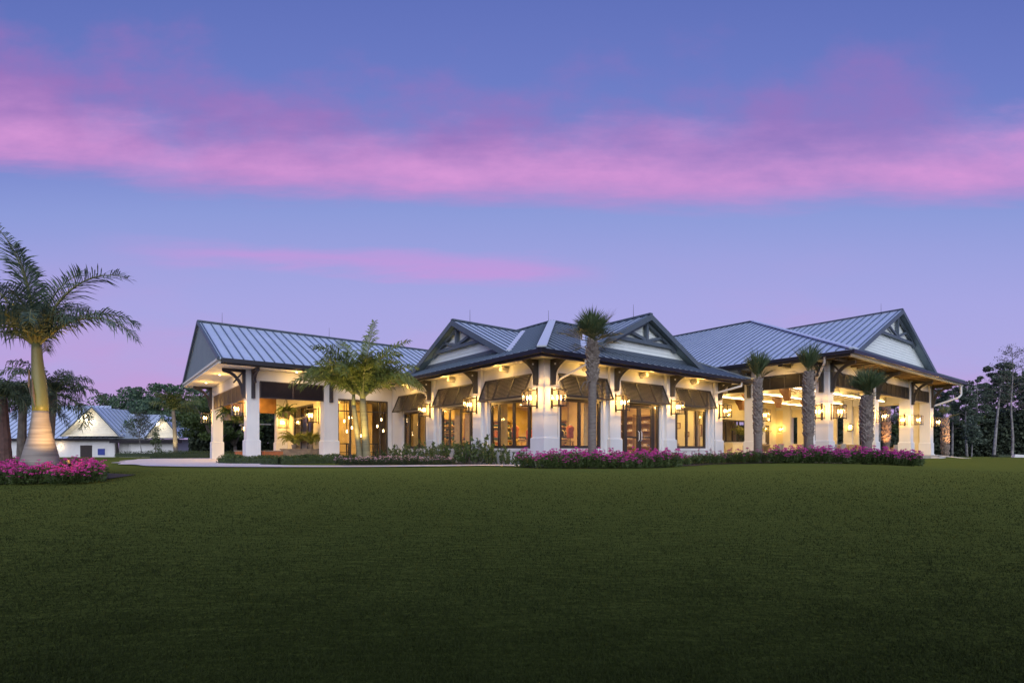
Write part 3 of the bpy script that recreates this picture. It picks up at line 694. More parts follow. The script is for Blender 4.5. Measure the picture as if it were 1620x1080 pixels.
# --- C: terrace ------------------------------------------------------------------------
m = MB(); m.box(13.2, 36.6, -3.9, 14, -.30, 0.0); m.box(12.75, 13.2, .2, 8, -.3, 0.0); cpart(m, 'terrace_floor', floorm)
m = MB(); m.box(36.6, 37.3, -3.2, 1, -.4, -.15); m.box(34.9, 36.6, -4.4, -3.9, -.4, -.15); cpart(m, 'step', white)
m = MB(); m.box(17.5, 35.75, -3.1, 12, 4.62, 4.68); m.box(12.76, 17.5, .2, 12, 4.62, 4.68); cpart(m, 'ceiling', cream)
m = MB()
for v in (-.6, 2.4, 5.2): m.box(17.9, 35.7, v - .22, v + .22, 4.16, 4.618)
for u in (22.2, 26.8, 31.3): m.box(u - .2, u + .2, -3.0, 8, 4.22, 4.616)
m.box(12.8, 17.4, 2.2, 2.6, 4.0, 4.616)
cpart(m, 'ceiling_beam', cream)
wall_run('v', 8.0, 8.2, [(26.4, 31.4, 1.0, 2.9)], 16.5, 36.0, 4.62, 0, m=cream)
wall_run('u', 35.9, 36.1, [(-2.4, 1.2, -.1, 3.9), (2.2, 2.85, .5, 3.3), (3.9, 4.85, .5, 3.3), (6.1, 7.1, .9, 3.3)], -3.0, 8.0, 4.62, 0, m=cream)
wall_run('v', 5.9, 6.1, [(13.6, 16.6, 1.05, 2.5)], 12.75, 18.5, 4.62, 0, m=cream)
window('v', 13.6, 16.6, 1.05, 2.5, 5.95, (.3, .6))
window('v', 26.4, 31.4, 1.0, 2.9, 8.05, (.2, .4, .6, .8))
m = MB(); m.box(25.5, 32.5, 10.0, 10.1, 0, 4.6); cpart(m, 'inner_wall', tanw)
m = MB(); m.box(33.7, 34.5, 7.94, 7.998, 0, 2.6); cpart(m, 'door', bron, label='dark door in the terrace back wall')
for (u, v) in ((20.3, 2.4), (24.5, 2.4), (20.3, 5.2), (24.5, 5.2), (19.2, -.6), (29, 2.4)):
    m = MB(); pr = [(0, 4.155), (.62, 4.155), (.60, 4.0), (.42, 3.72), (.30, 3.4), (0, 3.4)]
    m.prism(pr, lambda x, z: (u - .11, v - .2 + x, z), lambda x, z: (u + .11, v - .2 + x, z)); cpart(m, 'corbel', woodc, label='curved wooden corbel under a terrace beam')

# --- downspouts ------------------------------------------------------------------------------
def spout(pts, r=.055, m_=white):
    mb = MB(); mb.tube(pts, r, 8); cpart(mb, 'downspout', m_, smooth=False)
spout([(-1.12, 9.4, 4.0), (-1.12, 9.4, 3.8), (-.2, 9.3, 3.42), (-.10, 9.26, 3.2), (-.10, 9.26, .1)])
spout([(1.15, -1.14, 4.0), (1.15, -1.14, 3.78), (.75, -.2, 3.32), (.72, -.06, 3.2), (.72, -.06, .4)], .045)
spout([(12.9, -1.14, 4.0), (12.9, -1.14, 3.8), (11.9, -.25, 3.42), (11.9, -.08, 3.2), (11.9, -.08, .1)])
spout([(16.0, -4.0, 5.3), (16.2, -3.9, 5.0), (17.2, -3.1, 4.2), (17.24, -2.95, 4.0), (17.24, -2.95, .1)], .06)
spout([(37.0, -5.2, 5.3), (37.0, -5.2, 4.5), (36.8, -5.1, 4.3), (36.3, -3.8, 3.75), (36.33, -3.62, 3.6), (36.33, -3.62, .1), (36.4, -3.75, -.02)], .075)
sb_ = MB(); a = Vector(L(36.4, -3.8, -.02)); e_ = Vector(L(36.2, -6.2, -.28)); sb_.bar(a, e_, .22, .05); tag(sb_.build('splash_block', white), 'white splash trough sloping onto the grass at the right end of the terrace', 'drain')

# ================================================================ lanterns
def make_lantern():
    t = thing('wall_lantern', 'x', 'lantern', group='tall glass wall lanterns of the clubhouse')
    w = .21; h0, h1 = -.33, .29; y0 = -.40
    m = MB()
    for sx in (-w, w):
        for sy in (-w, w): m.box(sx - .012, sx + .012, y0 + sy - .012, y0 + sy + .012, h0 - .05, h1)
    for z in (h0, h1):
        for s_ in (-w, w):
            m.box(-w, w, y0 + s_ - .013, y0 + s_ + .013, z - .014, z + .014); m.box(s_ - .013, s_ + .013, y0 - w, y0 + w, z - .014, z + .014)
    m.box(-w * .6, w * .6, y0 - .1, y0 + .1, h1 + .01, h1 + .03)
    m.tube([(-.12, y0, h1 + .02), (-.12, y0, h1 + .09), (.12, y0, h1 + .09), (.12, y0, h1 + .02)], .011, 5)
    m.box(-.015, .015, y0, -.02, h1 + .02, h1 + .045); m.box(-.012, .012, y0 + w, -.02, h0 - .01, h0 + .012)
    m.box(-w * .8, w * .8, y0 - .1, y0 + .1, h0 - .012, h0)
    m.build('frame', iron, t)
    p = MB(); p.box(-.05, .05, -.025, 0, -.4, .4); p.build('backplate', iron, t)
    g = MB()
    for s_ in (-1, 1):
        g.box(-w, w, y0 + s_ * w - .002, y0 + s_ * w + .002, h0, h1)
    g.box(-w - .002, -w + .002, y0 - w, y0 + w, h0, h1); g.box(w - .002, w + .002, y0 - w, y0 + w, h0, h1)
    g.build('glass', lglass, t)
    for (x, y) in ((-.08, -.05), (.08, -.05), (0, .08)):
        c_ = MB(); c_.tube([(x, y0 + y, h0), (x, y0 + y, h0 + .24)], .018, 8); cd = c_.build('candle', cream, t)
        b_ = MB(); b_.tube([(x, y0 + y, h0 + .24), (x, y0 + y, h0 + .29), (x, y0 + y, h0 + .36), (x, y0 + y, h0 + .42)], [.014, .030, .022, .004], 8); b_.build('flame_bulb', bulb, cd, True)
    point('lantern_light', (0, y0, .06), 78, (1, .54, .13), .07, t)
    return t
FA = {'v': 0.0, 'u': -pi / 2, 'U': pi / 2, 'V': pi}
def lantern(u, v, z, face, label, k=1.0): return place(make_lantern, 'lantern', L(u, v, z), ROT + FA[face], label, None, k)
lantern(-.10, .31, 2.5, 'u', 'glass lantern on the left face of the corner pillar')
lantern(.31, -.10, 2.5, 'v', 'glass lantern on the right face of the corner pillar')
lantern(-.14, 4.52, 2.5, 'u', 'glass lantern between the second and third shutters left of the corner pillar')
lantern(-.14, 8.82, 2.5, 'u', 'glass lantern beside the leftmost shutter of the middle wing')
lantern(4.07, -.14, 2.5, 'v', 'glass lantern on the pillar just left of the double doors')
lantern(8.13, -.14, 2.5, 'v', 'glass lantern on the pillar just right of the double doors')
lantern(12.4, -.14, 2.5, 'v', 'glass lantern on the last pillar of the middle wing, beside the terrace')
lantern(-7.95, 14.0, 2.5, 'u', 'glass lantern on the front corner pillar of the porch')
lantern(-7.95, 23.9, 2.5, 'u', 'glass lantern on the leftmost porch pillar')
lantern(-3.29, 16.9, 2.5, 'u', 'large lantern on the porch side wall beside its tall window', 1.25)
lantern(-3.29, 23.2, 2.3, 'u', 'lantern deep in the porch beyond the hanging fern', 1.1)
lantern(17.3, -3.34, 2.5, 'u', 'left lantern of the pair on the terrace corner pillar', 1.12)
lantern(17.63, -3.67, 2.5, 'v', 'right lantern of the pair on the terrace corner pillar', 1.12)
lantern(17.63, .4, 2.5, 'v', 'lantern on the terrace pillar behind the left small palm', 1.1)
lantern(24.5, -3.67, 2.5, 'v', 'lantern on the terrace pillar behind the short thick palm')
lantern(24.2, -3.3, 2.5, 'u', 'lantern on the inner side of the pillar behind the short thick palm')
lantern(31.0, -3.34, 2.5, 'u', 'lantern on the left face of the second-last terrace pillar')
lantern(31.3, -3.67, 2.5, 'v', 'lantern on the outer face of the second-last terrace pillar')
lantern(35.98, -3.67, 2.5, 'v', 'rightmost lantern, on the last terrace pillar')
lantern(33.2, 8.0, 2.25, 'v', 'small sconce on the cream back wall of the terrace, beside the slim left palm trunk', .8)
lantern(35.9, 7.45, 2.25, 'u', 'small sconce just left of the narrow opening in the terrace end wall', .8)
lantern(35.9, 1.7, 2.25, 'u', 'small sconce on the terrace end wall seen just right of the corner pillar', .8)
# ceiling and soffit lights
def make_down():
    t = thing('recessed_downlight', 'x', 'ceiling light', group='recessed downlights')
    m = MB(); m.tube([(0, 0, -.012), (0, 0, -.004)], .085, 14); m.build('lens', dl, t)
    r = MB(); r.tube([(0, 0, -.006), (0, 0, .0)], .11, 14); r.build('trim_ring', white, t)
    return t
def down(u, v, z, e, lbl, col=(1, .60, .13), sz=.22):
    e *= {3.045: 3.4, 4.615: .55}.get(z, 1.0)
    o = place(make_down, 'down', L(u, v, z), 0, lbl)
    l = area('downlight_beam', (0, 0, -.03), sz, e, col); l.parent = o
for (u, v) in ((1.8, 1.8), (1.8, 5.2), (1.8, 8.4), (5.5, 5.0), (5.5, 8.2)): down(u, v, 3.045, 42, 'recessed downlight in the shop ceiling')
down(1.5, 12.0, 3.045, 22, 'recessed downlight in the shop ceiling')
down(5.9, 1.2, 3.045, 40, 'recessed downlight behind the double doors', (1, .62, .26))
for (u, v) in ((9.3, 1.8), (11.3, 1.8)): down(u, v, 3.045, 20, 'recessed downlight in the bright office')
for (u, v) in ((-2, 15.5), (0, 15.5), (-1.6, 17.2), (2.5, 16)): down(u, v, 3.545, 55, 'recessed downlight in the lobby ceiling')
for (u, v) in ((-5.6, 16.8), (-5.6, 20), (-5.6, 22.8)): down(u, v, 4.195, 110, 'recessed downlight in the porch ceiling')
for (u, v) in ((19.5, -1.8), (24, -1.8), (29, -1.8), (33.5, -1.8), (19.5, 3.8), (24, 3.8), (29, 3.8), (33.5, 3.8), (20, 6.8), (24.5, 6.8), (29, 6.8), (33, 6.8), (14.8, 4.2), (14.8, 1.5), (19.5, .9), (24, .9), (29, .9)): down(u, v, 4.615, 70, 'recessed downlight in the terrace ceiling')
# cove strips on the terrace beams throw light up on the ceiling
def cove(u0, u1, v, z, e):
    m = MB(); m.box(u0, u1, v - .03, v + .03, z - .02, z); c_ = cpart(m, 'cove_strip', dl)
    a = area('cove_light', ((u0 + u1) / 2, v, z + .02), u1 - u0, e * .40, (1, .56, .12), False, CH, .06)
for v in (-.88, -.32, 2.12, 2.68, 4.92): cove(18.2, 35, v, 4.2, 60)
for (u0, u1, v) in ((12.9, 17.2, 2.7),): cove(u0, u1, v, 4.1, 30)

# ================================================================ interior things
def simple(name, label, cat, u, v, z=0.0, rz=0.0, group=None): return thing(name, label, cat, L(u, v, z), ROT + rz, group)
shirtm = [mat('cloth_%s' % n, c_, .9, col2=tuple(x * .7 for x in c_), scale=5) for n, c_ in (('coral', (.42, .12, .07)), ('navy', (.03, .05, .12)), ('cream', (.62, .56, .44)), ('teal', (.06, .18, .20)), ('charcoal', (.06, .06, .06)))]
oak = mat('oak_furniture', (.38, .26, .11), .5, col2=(.30, .20, .08), scale=3, stretch=(1, 6, 1))
def table_(name, label, u, v, w, d, h, top=oak, group=None, rz=0.0, shelf=True):
    t = simple(name, label, 'table', u, v, 0, rz, group)
    m = MB(); m.box(-w / 2, w / 2, -d / 2, d / 2, h - .05, h); m.build('tabletop', top, t)
    for sx in (-1, 1):
        for sy in (-1, 1):
            m = MB(); m.box(sx * (w / 2 - .05) - .03, sx * (w / 2 - .05) + .03, sy * (d / 2 - .05) - .03, sy * (d / 2 - .05) + .03, 0, h - .05); m.build('leg', top, t)
    if shelf: m = MB(); m.box(-w / 2 + .06, w / 2 - .06, -d / 2 + .06, d / 2 - .06, .25, .29); m.build('shelf', top, t)
    return t
def make_stack(k):
    def f():
        t = thing('folded_shirts', 'x', 'clothes'); random.seed(k)
        for i in range(5):
            m = MB(); w = .15 + random.uniform(-.008, .008); m.box(-w, w, -.12, .12, i * .045, i * .045 + .04); m.build('folded_shirt', shirtm[(i * 2 + k) % 5], t)
        return t
    return f
TB = [(1.7, 1.9, .9, 'display table just inside the left window of the corner'), (3.9, 1.5, .85, 'display table just inside the right window of the corner'), (1.9, 5.4, .85, 'shop table behind the second left window'), (4.3, 6.2, .9, 'shop table in the middle of the room'), (1.8, 9.0, .9, 'shop table near the back wall')]
for i, (u, v, h, lb) in enumerate(TB):
    if i == 1: u, v = 2.9, 2.4
    table_('display_table', 'oak ' + lb, u, v, 1.5, .8, h)
    for j, dx in enumerate((-.5, -.1, .35)):
        place(make_stack((i + j) % 4), 'stack%d' % ((i + j) % 4), L(u + dx, v + (.1 if j % 2 else -.1), h), ROT, 'pile of folded shirts on the ' + lb, 'piles of folded shirts on the shop tables')
def make_rack():
    t = thing('clothes_rack', 'x', 'clothes rack')
    m = MB(); m.tube([(-.6, 0, 0), (-.6, 0, 1.5), (.6, 0, 1.5), (.6, 0, 0)], .018, 6); m.box(-.62, -.58, -.25, .25, 0, .03); m.box(.58, .62, -.25, .25, 0, .03); m.build('rail', iron, t)
    for i in range(11):
        x = -.5 + i * .1; g = MB(); pr = [(-.05, 1.47), (.05, 1.47), (.22, 1.36), (.25, 1.0), (.18, 1.0), (.2, .72), (-.2, .72), (-.18, 1.0), (-.25, 1.0), (-.22, 1.36)]
        g.prism(pr, lambda y, z: (x - .025, y, z), lambda y, z: (x + .025, y, z)); g.build('shirt', shirtm[(i * 3 + i // 4) % 5], t)
    return t
for (u, v, lb) in ((3.1, 4.0, 'rail of shirts seen through the window left of the corner'), (1.6, 7.1, 'rail of shirts behind the middle left window'), (1.7, 11.2, 'rail of shirts behind the leftmost shop window'), (3.8, 8.6, 'rail of shirts against the back of the shop'), (4.6, 4.4, 'rail of shirts in the middle of the shop floor'), (3.2, 6.9, 'rail of shirts left of the middle shop table')): place(make_rack, 'rack', L(u, v, 0), ROT + (0 if u > 2 else pi / 2), lb)
def make_dummy():
    t = thing('shop_mannequin', 'x', 'mannequin')
    m = MB(); pts = [(0, 0, z) for z in (.95, 1.05, 1.2, 1.38, 1.46, 1.52)]; m.tube(pts, [.15, .16, .14, .19, .15, .06], 14); m.build('shirt', shirtm[0], t, True)
    m = MB(); m.tube([(0, 0, 1.5), (0, 0, 1.58)], [.05, .045], 10); m.build('neck', cream, t)
    m = MB(); m.tube([(0, 0, 0), (0, 0, .95)], .02, 6); m.tube([(0, 0, 0), (0, 0, .02)], .18, 12); m.build('stand', iron, t)
    return t
o = place(make_dummy, 'dummy', L(2.5, 1.1, 0), ROT, 'coral shirt on a mannequin right of the corner pillar')
o = place(make_dummy, 'dummy', L(1.0, 3.1, 0), ROT, 'coral shirt on a mannequin in the window left of the corner')
def make_shelf():
    t = thing('shelf_unit', 'x', 'shelves'); m = MB(); m.box(-.75, -.71, 0, .35, 0, 2.2); m.box(.71, .75, 0, .35, 0, 2.2); m.box(-.71, .71, .33, .35, 0, 2.2); m.build('frame', oak, t)
    for i in range(6): m = MB(); z = .2 + i * .38; m.box(-.71, .71, 0, .33, z, z + .03); m.build('shelf', oak, t)
    return t
k = 0
for (u, v, r_, lb) in ((7.5, .95, -pi / 2, 'left shoe shelves behind the double doors'), (7.5, 2.3, -pi / 2, 'right shoe shelves behind the double doors'), (1.6, 9.6, 0, 'left shelves on the shop back wall'), (3.4, 9.6, 0, 'middle shelves on the shop back wall'), (5.2, 9.6, 0, 'right shelves on the shop back wall'), (7.5, 5.0, -pi / 2, 'near shelves on the shop end wall'), (7.5, 7.0, -pi / 2, 'far shelves on the shop end wall')):
    place(make_shelf, 'shelf', L(u, v, 0), ROT + r_, 'oak shelf unit: ' + lb, None, (.82, 1, 1) if 'shoe' in lb else 1.0)
for (u, v, du, dv, lb) in ((1.6, 9.78, 1, 0, 'left shelves on the shop back wall'), (3.4, 9.78, 1, 0, 'middle shelves on the shop back wall'), (5.2, 9.78, 1, 0, 'right shelves on the shop back wall'), (7.68, 5.0, 0, 1, 'near shelves on the shop end wall'), (7.68, 7.0, 0, 1, 'far shelves on the shop end wall')):
    for i in range(1, 5):
        for j in (-.45, 0, .42): place(make_stack((i + int(j * 5)) % 4), 'stack%d' % ((i + int(j * 5)) % 4), L(u + du * j, v + dv * j, .23 + i * .38), ROT, 'folded shirts on the ' + lb, 'folded shirts on the ' + lb)
shoem = mat('pale_shoe', (.7, .66, .58), .5, col2=(.5, .46, .4), scale=3)
def make_shoe():
    t = thing('shoe_pair', 'x', 'shoes')
    for s_ in (-.06, .06):
        m = MB(); m.prism([(-.13, 0), (.13, 0), (.13, .04), (.04, .06), (-.04, .11), (-.13, .11)], lambda y, z: (s_ - .04, y, z), lambda y, z: (s_ + .04, y, z)); m.build('shoe', shoem, t)
    return t
for i in range(5):
    for v in (.5, .95, 1.35, 1.9, 2.3, 2.7): place(make_shoe, 'shoe', L(7.66, v, .23 + i * .38), ROT - pi / 2, 'pair of pale shoes on the shelves behind the double doors', 'shoes on the shelves behind the double doors')
def make_drape():
    t = thing('curtain', 'x', 'curtain'); m = MB(); n = 26; w = .55
    for i in range(n + 1):
        x = -w / 2 + w * i / n; y = .035 * sin(i * 1.7); m.v += [(x, y, .02), (x, y, 2.75)]
    for i in range(n): m.f.append((2 * i, 2 * i + 2, 2 * i + 3, 2 * i + 1)); m.m.append(0)
    m.build('drape', drape, t, True); r = MB(); r.tube([(-w / 2 - .05, 0, 2.78), (w / 2 + .05, 0, 2.78)], .015, 6); r.build('rod', iron, t); return t
for (u, v, r_, lb) in ((.5, 3.3, pi / 2, 'left side of the window left of the corner'), (.5, 7.2, pi / 2, 'middle left window'), (.5, 6.2, pi / 2, 'right part of the middle left window'), (.5, 11.7, pi / 2, 'leftmost shop window'), (2.95, .45, 0, 'window right of the corner'), (11.25, .45, 0, 'office window'), (8.9, .45, 0, 'left side of the office window')):
    place(make_drape, 'drape', L(u, v, 0), ROT + r_, 'gold curtain hanging inside the ' + lb)
# office
def make_armchair():
    t = thing('lounge_chair', 'x', 'chair'); m = MB(); m.box(-.32, .32, -.3, .3, .28, .44); m.build('seat', wick2, t)
    m = MB(); m.prism([(-.32, .3), (-.32, .78), (.32, .78), (.32, .3)], lambda x, z: (x, .25 + (z - .3) * .22, z), lambda x, z: (x, .32 + (z - .3) * .22, z))
    for i in range(9): x = -.29 + i * .0725; m.bar((x, .235, .32), (x, .235 + .105, .77), .02, .02, (0, 1, 0))
    m.build('backrest', wick, t)
    for s_ in (-1, 1):
        m = MB(); m.box(s_ * .34 - .03, s_ * .34 + .03, -.3, .3, .52, .57); m.build('armrest', oak, t)
        for y in (-.27, .25): m = MB(); m.box(s_ * .34 - .025, s_ * .34 + .025, y - .025, y + .025, 0, .52); m.build('leg', oak, t)
    return t
wick = mat('woven_grey', (.36, .33, .30), .8, col2=(.26, .24, .22), scale=20); wick2 = mat('seat_cushion', (.55, .50, .42), .9)
place(make_armchair, 'chair', L(11.0, 1.0, 0), ROT + .6, 'grey chair in the bright office window', 'lounge chairs of the clubhouse')
place(make_armchair, 'chair', L(11.7, 2.0, 0), ROT - .5, 'chair beside the picture frames in the office', 'lounge chairs of the clubhouse')
for (vv, z, w, h, lb) in ((1.2, 1.5, .5, .65, 'tall print'), (2.5, 1.8, .35, .35, 'small square print'), (1.9, 1.3, .3, .3, 'small low print')):
    t = simple('picture_frame', 'framed ' + lb + ' on the office end wall', 'picture', 12.54, vv, z, -pi / 2); m = MB(); m.box(-w / 2, w / 2, -.02, 0, -h / 2, h / 2); m.build('frame', woodc, t); m = MB(); m.box(-w / 2 + .05, w / 2 - .05, -.026, -.021, -h / 2 + .05, h / 2 - .05); m.build('print', shirtm[2], t)
# lobby pendants
def make_pend(ln):
    def f():
        t = thing('pendant_lamp', 'x', 'pendant lamp', group='slim tube pendants in the lobby')
        m = MB(); m.tube([(0, 0, 0), (0, 0, -ln)], .022, 8); m.build('rod', bron, t)
        m = MB(); m.tube([(0, 0, -ln), (0, 0, -ln - .16)], .035, 8); m.build('lit_tip', bulb2, t)
        l = bpy.data.lights.new('pendant_light', 'POINT'); l.energy = 2.2; l.color = (1, .68, .34); l.shadow_soft_size = .04; o = bpy.data.objects.new('pendant_light', l); COL.objects.link(o); o.location = (0, 0, -ln - .22); o.parent = t
        return t
    return f
bulb2 = mat('lit_pendant_tip', (1, .8, .5), .5, emit=(1, .72, .36), estr=16)
PL = [1.35, 1.95, 1.1, 1.7, 2.2, 1.45, 1.25, 2.0, 1.6, 2.25, 1.15, 1.85]
for i, ln in enumerate(PL):
    place(make_pend(ln), 'pend%.2f' % ln, L(-2.35 + i * .26, 15.2 + (i * 5 % 4) * .28, 3.55), ROT, 'slim tube pendant with a glowing tip hanging in the glazed lobby', 'slim tube pendants in the lobby')
table_('console_table', 'dark console table left of the twin palm inside the lobby glass', -2.7, 14.8, .9, .4, .8, bron)
table_('console_table', 'dark console table right of the twin palm inside the lobby glass', -1.0, 14.6, .9, .4, .8, bron)
# terrace furniture
def dtable(u, v, lb, w=1.1, d=1.1, h=.74):
    return table_('dining_table', lb, u, v, w, d, h, oak, 'tables on the terrace', 0, False)
dtable(19.6, 1.4, 'terrace table between the two left small palms'); dtable(22.8, -.4, 'terrace table left of the corner pillar'); dtable(25.8, -.6, 'terrace table behind the corner pillar'); dtable(28.4, -1.0, 'terrace table left of the second-last pillar'); dtable(31.6, .2, 'terrace table nearest the right end')
CHP = [(18.6, 1.2, -1.2), (20.7, 1.2, 1.3), (19.6, .3, pi), (21.8, -.6, -1.4), (23.7, -.5, 1.5), (22.8, -1.5, pi), (24.9, -.9, -1.5), (26.9, -.8, 1.5), (27.2, -1.9, pi), (27.9, -2.0, pi), (28.6, -2.1, pi), (29.4, -1.9, pi + .3), (30.6, .1, -1.5), (32.6, .2, 1.4), (31.6, -.9, pi), (21.0, -2.2, pi), (21.8, -2.4, pi), (33.8, -1.8, pi - .4)]
for i, (u, v, r_) in enumerate(CHP):
    place(make_armchair, 'chair', L(u, v, 0), ROT + r_, 'woven-back lounge chair on the lit terrace', 'chairs on the terrace')
t = simple('bar_counter', 'cream bar counter below the recess between the middle wing and the terrace', 'counter', 27.9, 6.6)
m = MB(); m.box(-2.6, 2.6, -.3, .3, 0, .95); m.build('front', cream, t); m = MB(); m.box(-2.66, 2.66, -.36, .36, .95, 1.0); m.build('countertop', white, t)
for i, u in enumerate((26.4, 27.6, 28.8)):
    t = simple('bar_stool', 'thin metal stool in front of the cream bar counter', 'stool', u, 5.8, 0, 0, 'bar stools'); m = MB(); m.box(-.2, .2, -.2, .2, .68, .73); m.build('seat', oak, t)
    for sx in (-.17, .17):
        for sy in (-.17, .17): m = MB(); m.box(sx - .015, sx + .015, sy - .015, sy + .015, 0, .68); m.build('leg', iron, t)

# ================================================================ plants
leafm = mat('shrub_leaf', (.050, .088, .022), .55, col2=(.11, .155, .045), island=True, transl=.2)
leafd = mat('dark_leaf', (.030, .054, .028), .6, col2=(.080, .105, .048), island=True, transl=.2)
oakleaf = mat('oak_leaf', (.045, .095, .055), .6, col2=(.13, .20, .105), island=True, transl=.2)
palml = mat('palm_leaflet', (.06, .10, .065), .45, col2=(.14, .19, .12), island=True, transl=.25)
fanl = mat('fan_leaf', (.045, .085, .035), .5, col2=(.13, .17, .07), island=True, transl=.25)
drypalm = mat('dry_frond', (.16, .12, .09), .8, col2=(.22, .17, .13), island=True, transl=.2)
bark = mat('grey_bark', (.20, .17, .145), .9, col2=(.12, .10, .085), scale=6, bump=.5, bscale=18, stretch=(1, 1, .4))
barkw = mat('pale_bark', (.36, .34, .33), .85, col2=(.14, .13, .12), scale=4, bump=.4, bscale=14, stretch=(1, 1, .5))
boots = mat('palm_boots', (.17, .14, .12), .9, col2=(.30, .255, .22), island=True)
sabt = mat('fan_palm_trunk', (.22, .19, .165), .9, col2=(.15, .125, .11), scale=5, bump=.5, bscale=10, stretch=(1, 1, 5))
royalt = mat('royal_palm_trunk', (.31, .28, .25), .75, col2=(.19, .165, .145), scale=2.2, bump=.25, bscale=3, stretch=(.4, .4, 6), detail=3)
shaft = mat('green_crownshaft', (.13, .15, .05), .45, col2=(.19, .18, .07), scale=1.5, stretch=(1, 1, .4))
twint = mat('olive_palm_trunk', (.24, .215, .12), .75, col2=(.17, .15, .08), scale=2.2, bump=.25, bscale=3, stretch=(.4, .4, 6))
twinl = mat('yellow_green_leaflet', (.10, .14, .03), .45, col2=(.22, .26, .07), island=True, transl=.3)
pink = mat('magenta_petal', (.52, .030, .28), .6, col2=(.68, .085, .42), island=True, transl=.25)
palep = mat('pale_pink_petal', (.60, .22, .38), .6, col2=(.75, .62, .60), island=True, transl=.2)
fernm = mat('fern_frond', (.17, .19, .035), .6, col2=(.30, .32, .07), island=True, transl=.3)

def rvec(r=1.0):
    while True:
        v = Vector((random.uniform(-1, 1), random.uniform(-1, 1), random.uniform(-1, 1)))
        if 0.02 < v.length <= 1: return v * r
def leaf(mb, p, size, d=None, asp=.5, mi=0):
    d = (d or rvec()).normalized(); s_ = d.cross(rvec()).normalized(); mb.quad(p - d * size * .5, p + s_ * size * asp * .5, p + d * size * .5, p - s_ * size * asp * .5, mi)

# --- flowering bushes
def make_bush(k, fl, petal, foli=None, hgt=.46, wid=.30):
    def f():
        random.seed(100 + k); t = thing('flowering_bush', 'x', 'flower bush')
        m = MB()
        for i in range(330):
            a = random.uniform(0, 2 * pi); r = wid * sqrt(random.random()); z = random.uniform(.02, 1) ** .8 * hgt * (1 - .35 * (r / wid) ** 2)
            leaf(m, Vector((r * cos(a), r * sin(a), z)), random.uniform(.06, .11), Vector((cos(a), sin(a), random.uniform(-.1, .9))))
        m.build('foliage', foli or leafm, t)
        b = MB()
        for i in range(int(fl * random.uniform(.55, 1.15))):
            a = random.uniform(0, 2 * pi); r = wid * 1.02 * sqrt(random.random()); z = hgt * (1.08 - .35 * (r / wid) ** 2) + random.uniform(-.10, .16)
            c_ = Vector((r * cos(a), r * sin(a), z)); R_ = random.uniform(.035, .062)
            for j in range(13):
                d = rvec(); d.z = abs(d.z) * .6 + .05; d.normalize(); p = c_ + Vector((d.x * R_, d.y * R_, d.z * R_ * .7))
                leaf(b, p, R_ * .85, d.cross(rvec()), 1.0)
            b.tube([c_ - Vector((0, 0, .2)), c_], .006, 3, False, 1)
        b.build('blossoms', [petal, leafm], t)
        return t
    return f
def bushes(pts, key, nvar, fl, petal, label, group, sc=(.85, 1.2), **kw):
    for i, (x, y) in enumerate(pts):
        k = i % nvar; random.seed(i * 13 + 5); s_ = random.uniform(*sc); s_ = (s_ * random.uniform(.9, 1.1), s_ * random.uniform(.9, 1.1), s_ * random.uniform(.82, 1.18)); rz = random.uniform(0, 6.28)
        place(make_bush(k + hash(key) % 1 * 0 + len(key) * 10, fl, petal, **kw), '%s%d' % (key, k), (x, y, tz(x, y) + .03), rz, label, group, s_)
random.seed(3)
bedF = []
for i in range(24):      # bed round the tall palm at the corner
    px = 828 + i * 10.3
    for r in range(3):
        Y = 18.55 + r * .62 + .9 * sm(1000, 1065, px) + random.uniform(-.12, .12) + (.6 if px < 850 else 0)
        if px < 850 and r > 1: continue
        bedF.append(((px + random.uniform(-4, 4) + (4 if r % 2 else 0) - 810) / F * Y, Y))
bushes(bedF, 'bedfront', 3, 17, pink, 'magenta flowering bush in the bed round the tall palm at the clubhouse corner', 'magenta bushes in the bed at the clubhouse corner', (.75, 1.2))
bedM = []
for i in range(20):
    px = 1070 + i * 8.6
    for r in range(2): Y = 21.6 + r * .8 + .8 * sm(1075, 1120, px) + random.uniform(-.15, .15); bedM.append(((px + random.uniform(-4, 4) - 810) / F * Y, Y))
bushes(bedM, 'bedmid', 3, 7, mat('dusky_petal', (.30, .04, .16), .6, col2=(.42, .10, .24), island=True), 'low bush with sparse dusky blossoms in the bed beside the office window', 'sparse bushes in the middle stretch of the bed', (.75, 1.0))
bedR = []
for i in range(31):
    px = 1232 + i * 7.2
    for r in range(3): Y = 21.75 + r * .6 - .5 * sm(1330, 1450, px) + random.uniform(-.12, .12); bedR.append(((px + random.uniform(-4, 4) - 810) / F * Y, Y))
bushes(bedR, 'bedright', 3, 15, pink, 'magenta flowering bush in the long bed before the terrace', 'magenta bushes in the bed before the terrace', (.9, 1.2))
bedL = []
for i in range(17):
    px = -20 + i * 10.8
    for r in range(4):
        Y = 13.0 + r * .7 + .4 * sm(120, 165, px) + random.uniform(-.12, .12)
        if 30 < px < 100 and 13.7 < Y < 14.6: continue
        bedL.append(((px + random.uniform(-5, 5) - 810) / F * Y, Y))
bushes(bedL, 'bedleft', 3, 20, mat('bright_pink_petal', (.70, .035, .32), .6, col2=(.80, .11, .44), island=True, transl=.25), 'bright pink flowering bush in the bed round the big royal palm', 'pink bushes in the bed round the royal palm', (.64, .86))
bedP = []
random.seed(9)
for i in range(24):
    px = 536 + i * 7.8
    for r in range(2): Y = 23.3 + r * .7 + random.uniform(-.2, .2); bedP.append(((px - 810) / F * Y, Y))
bushes(bedP, 'bedpale', 3, 9, palep, 'small bush with pale pink and white blossoms beside the path', 'pale blossoming bushes along the path', (.5, .72), foli=leafd)
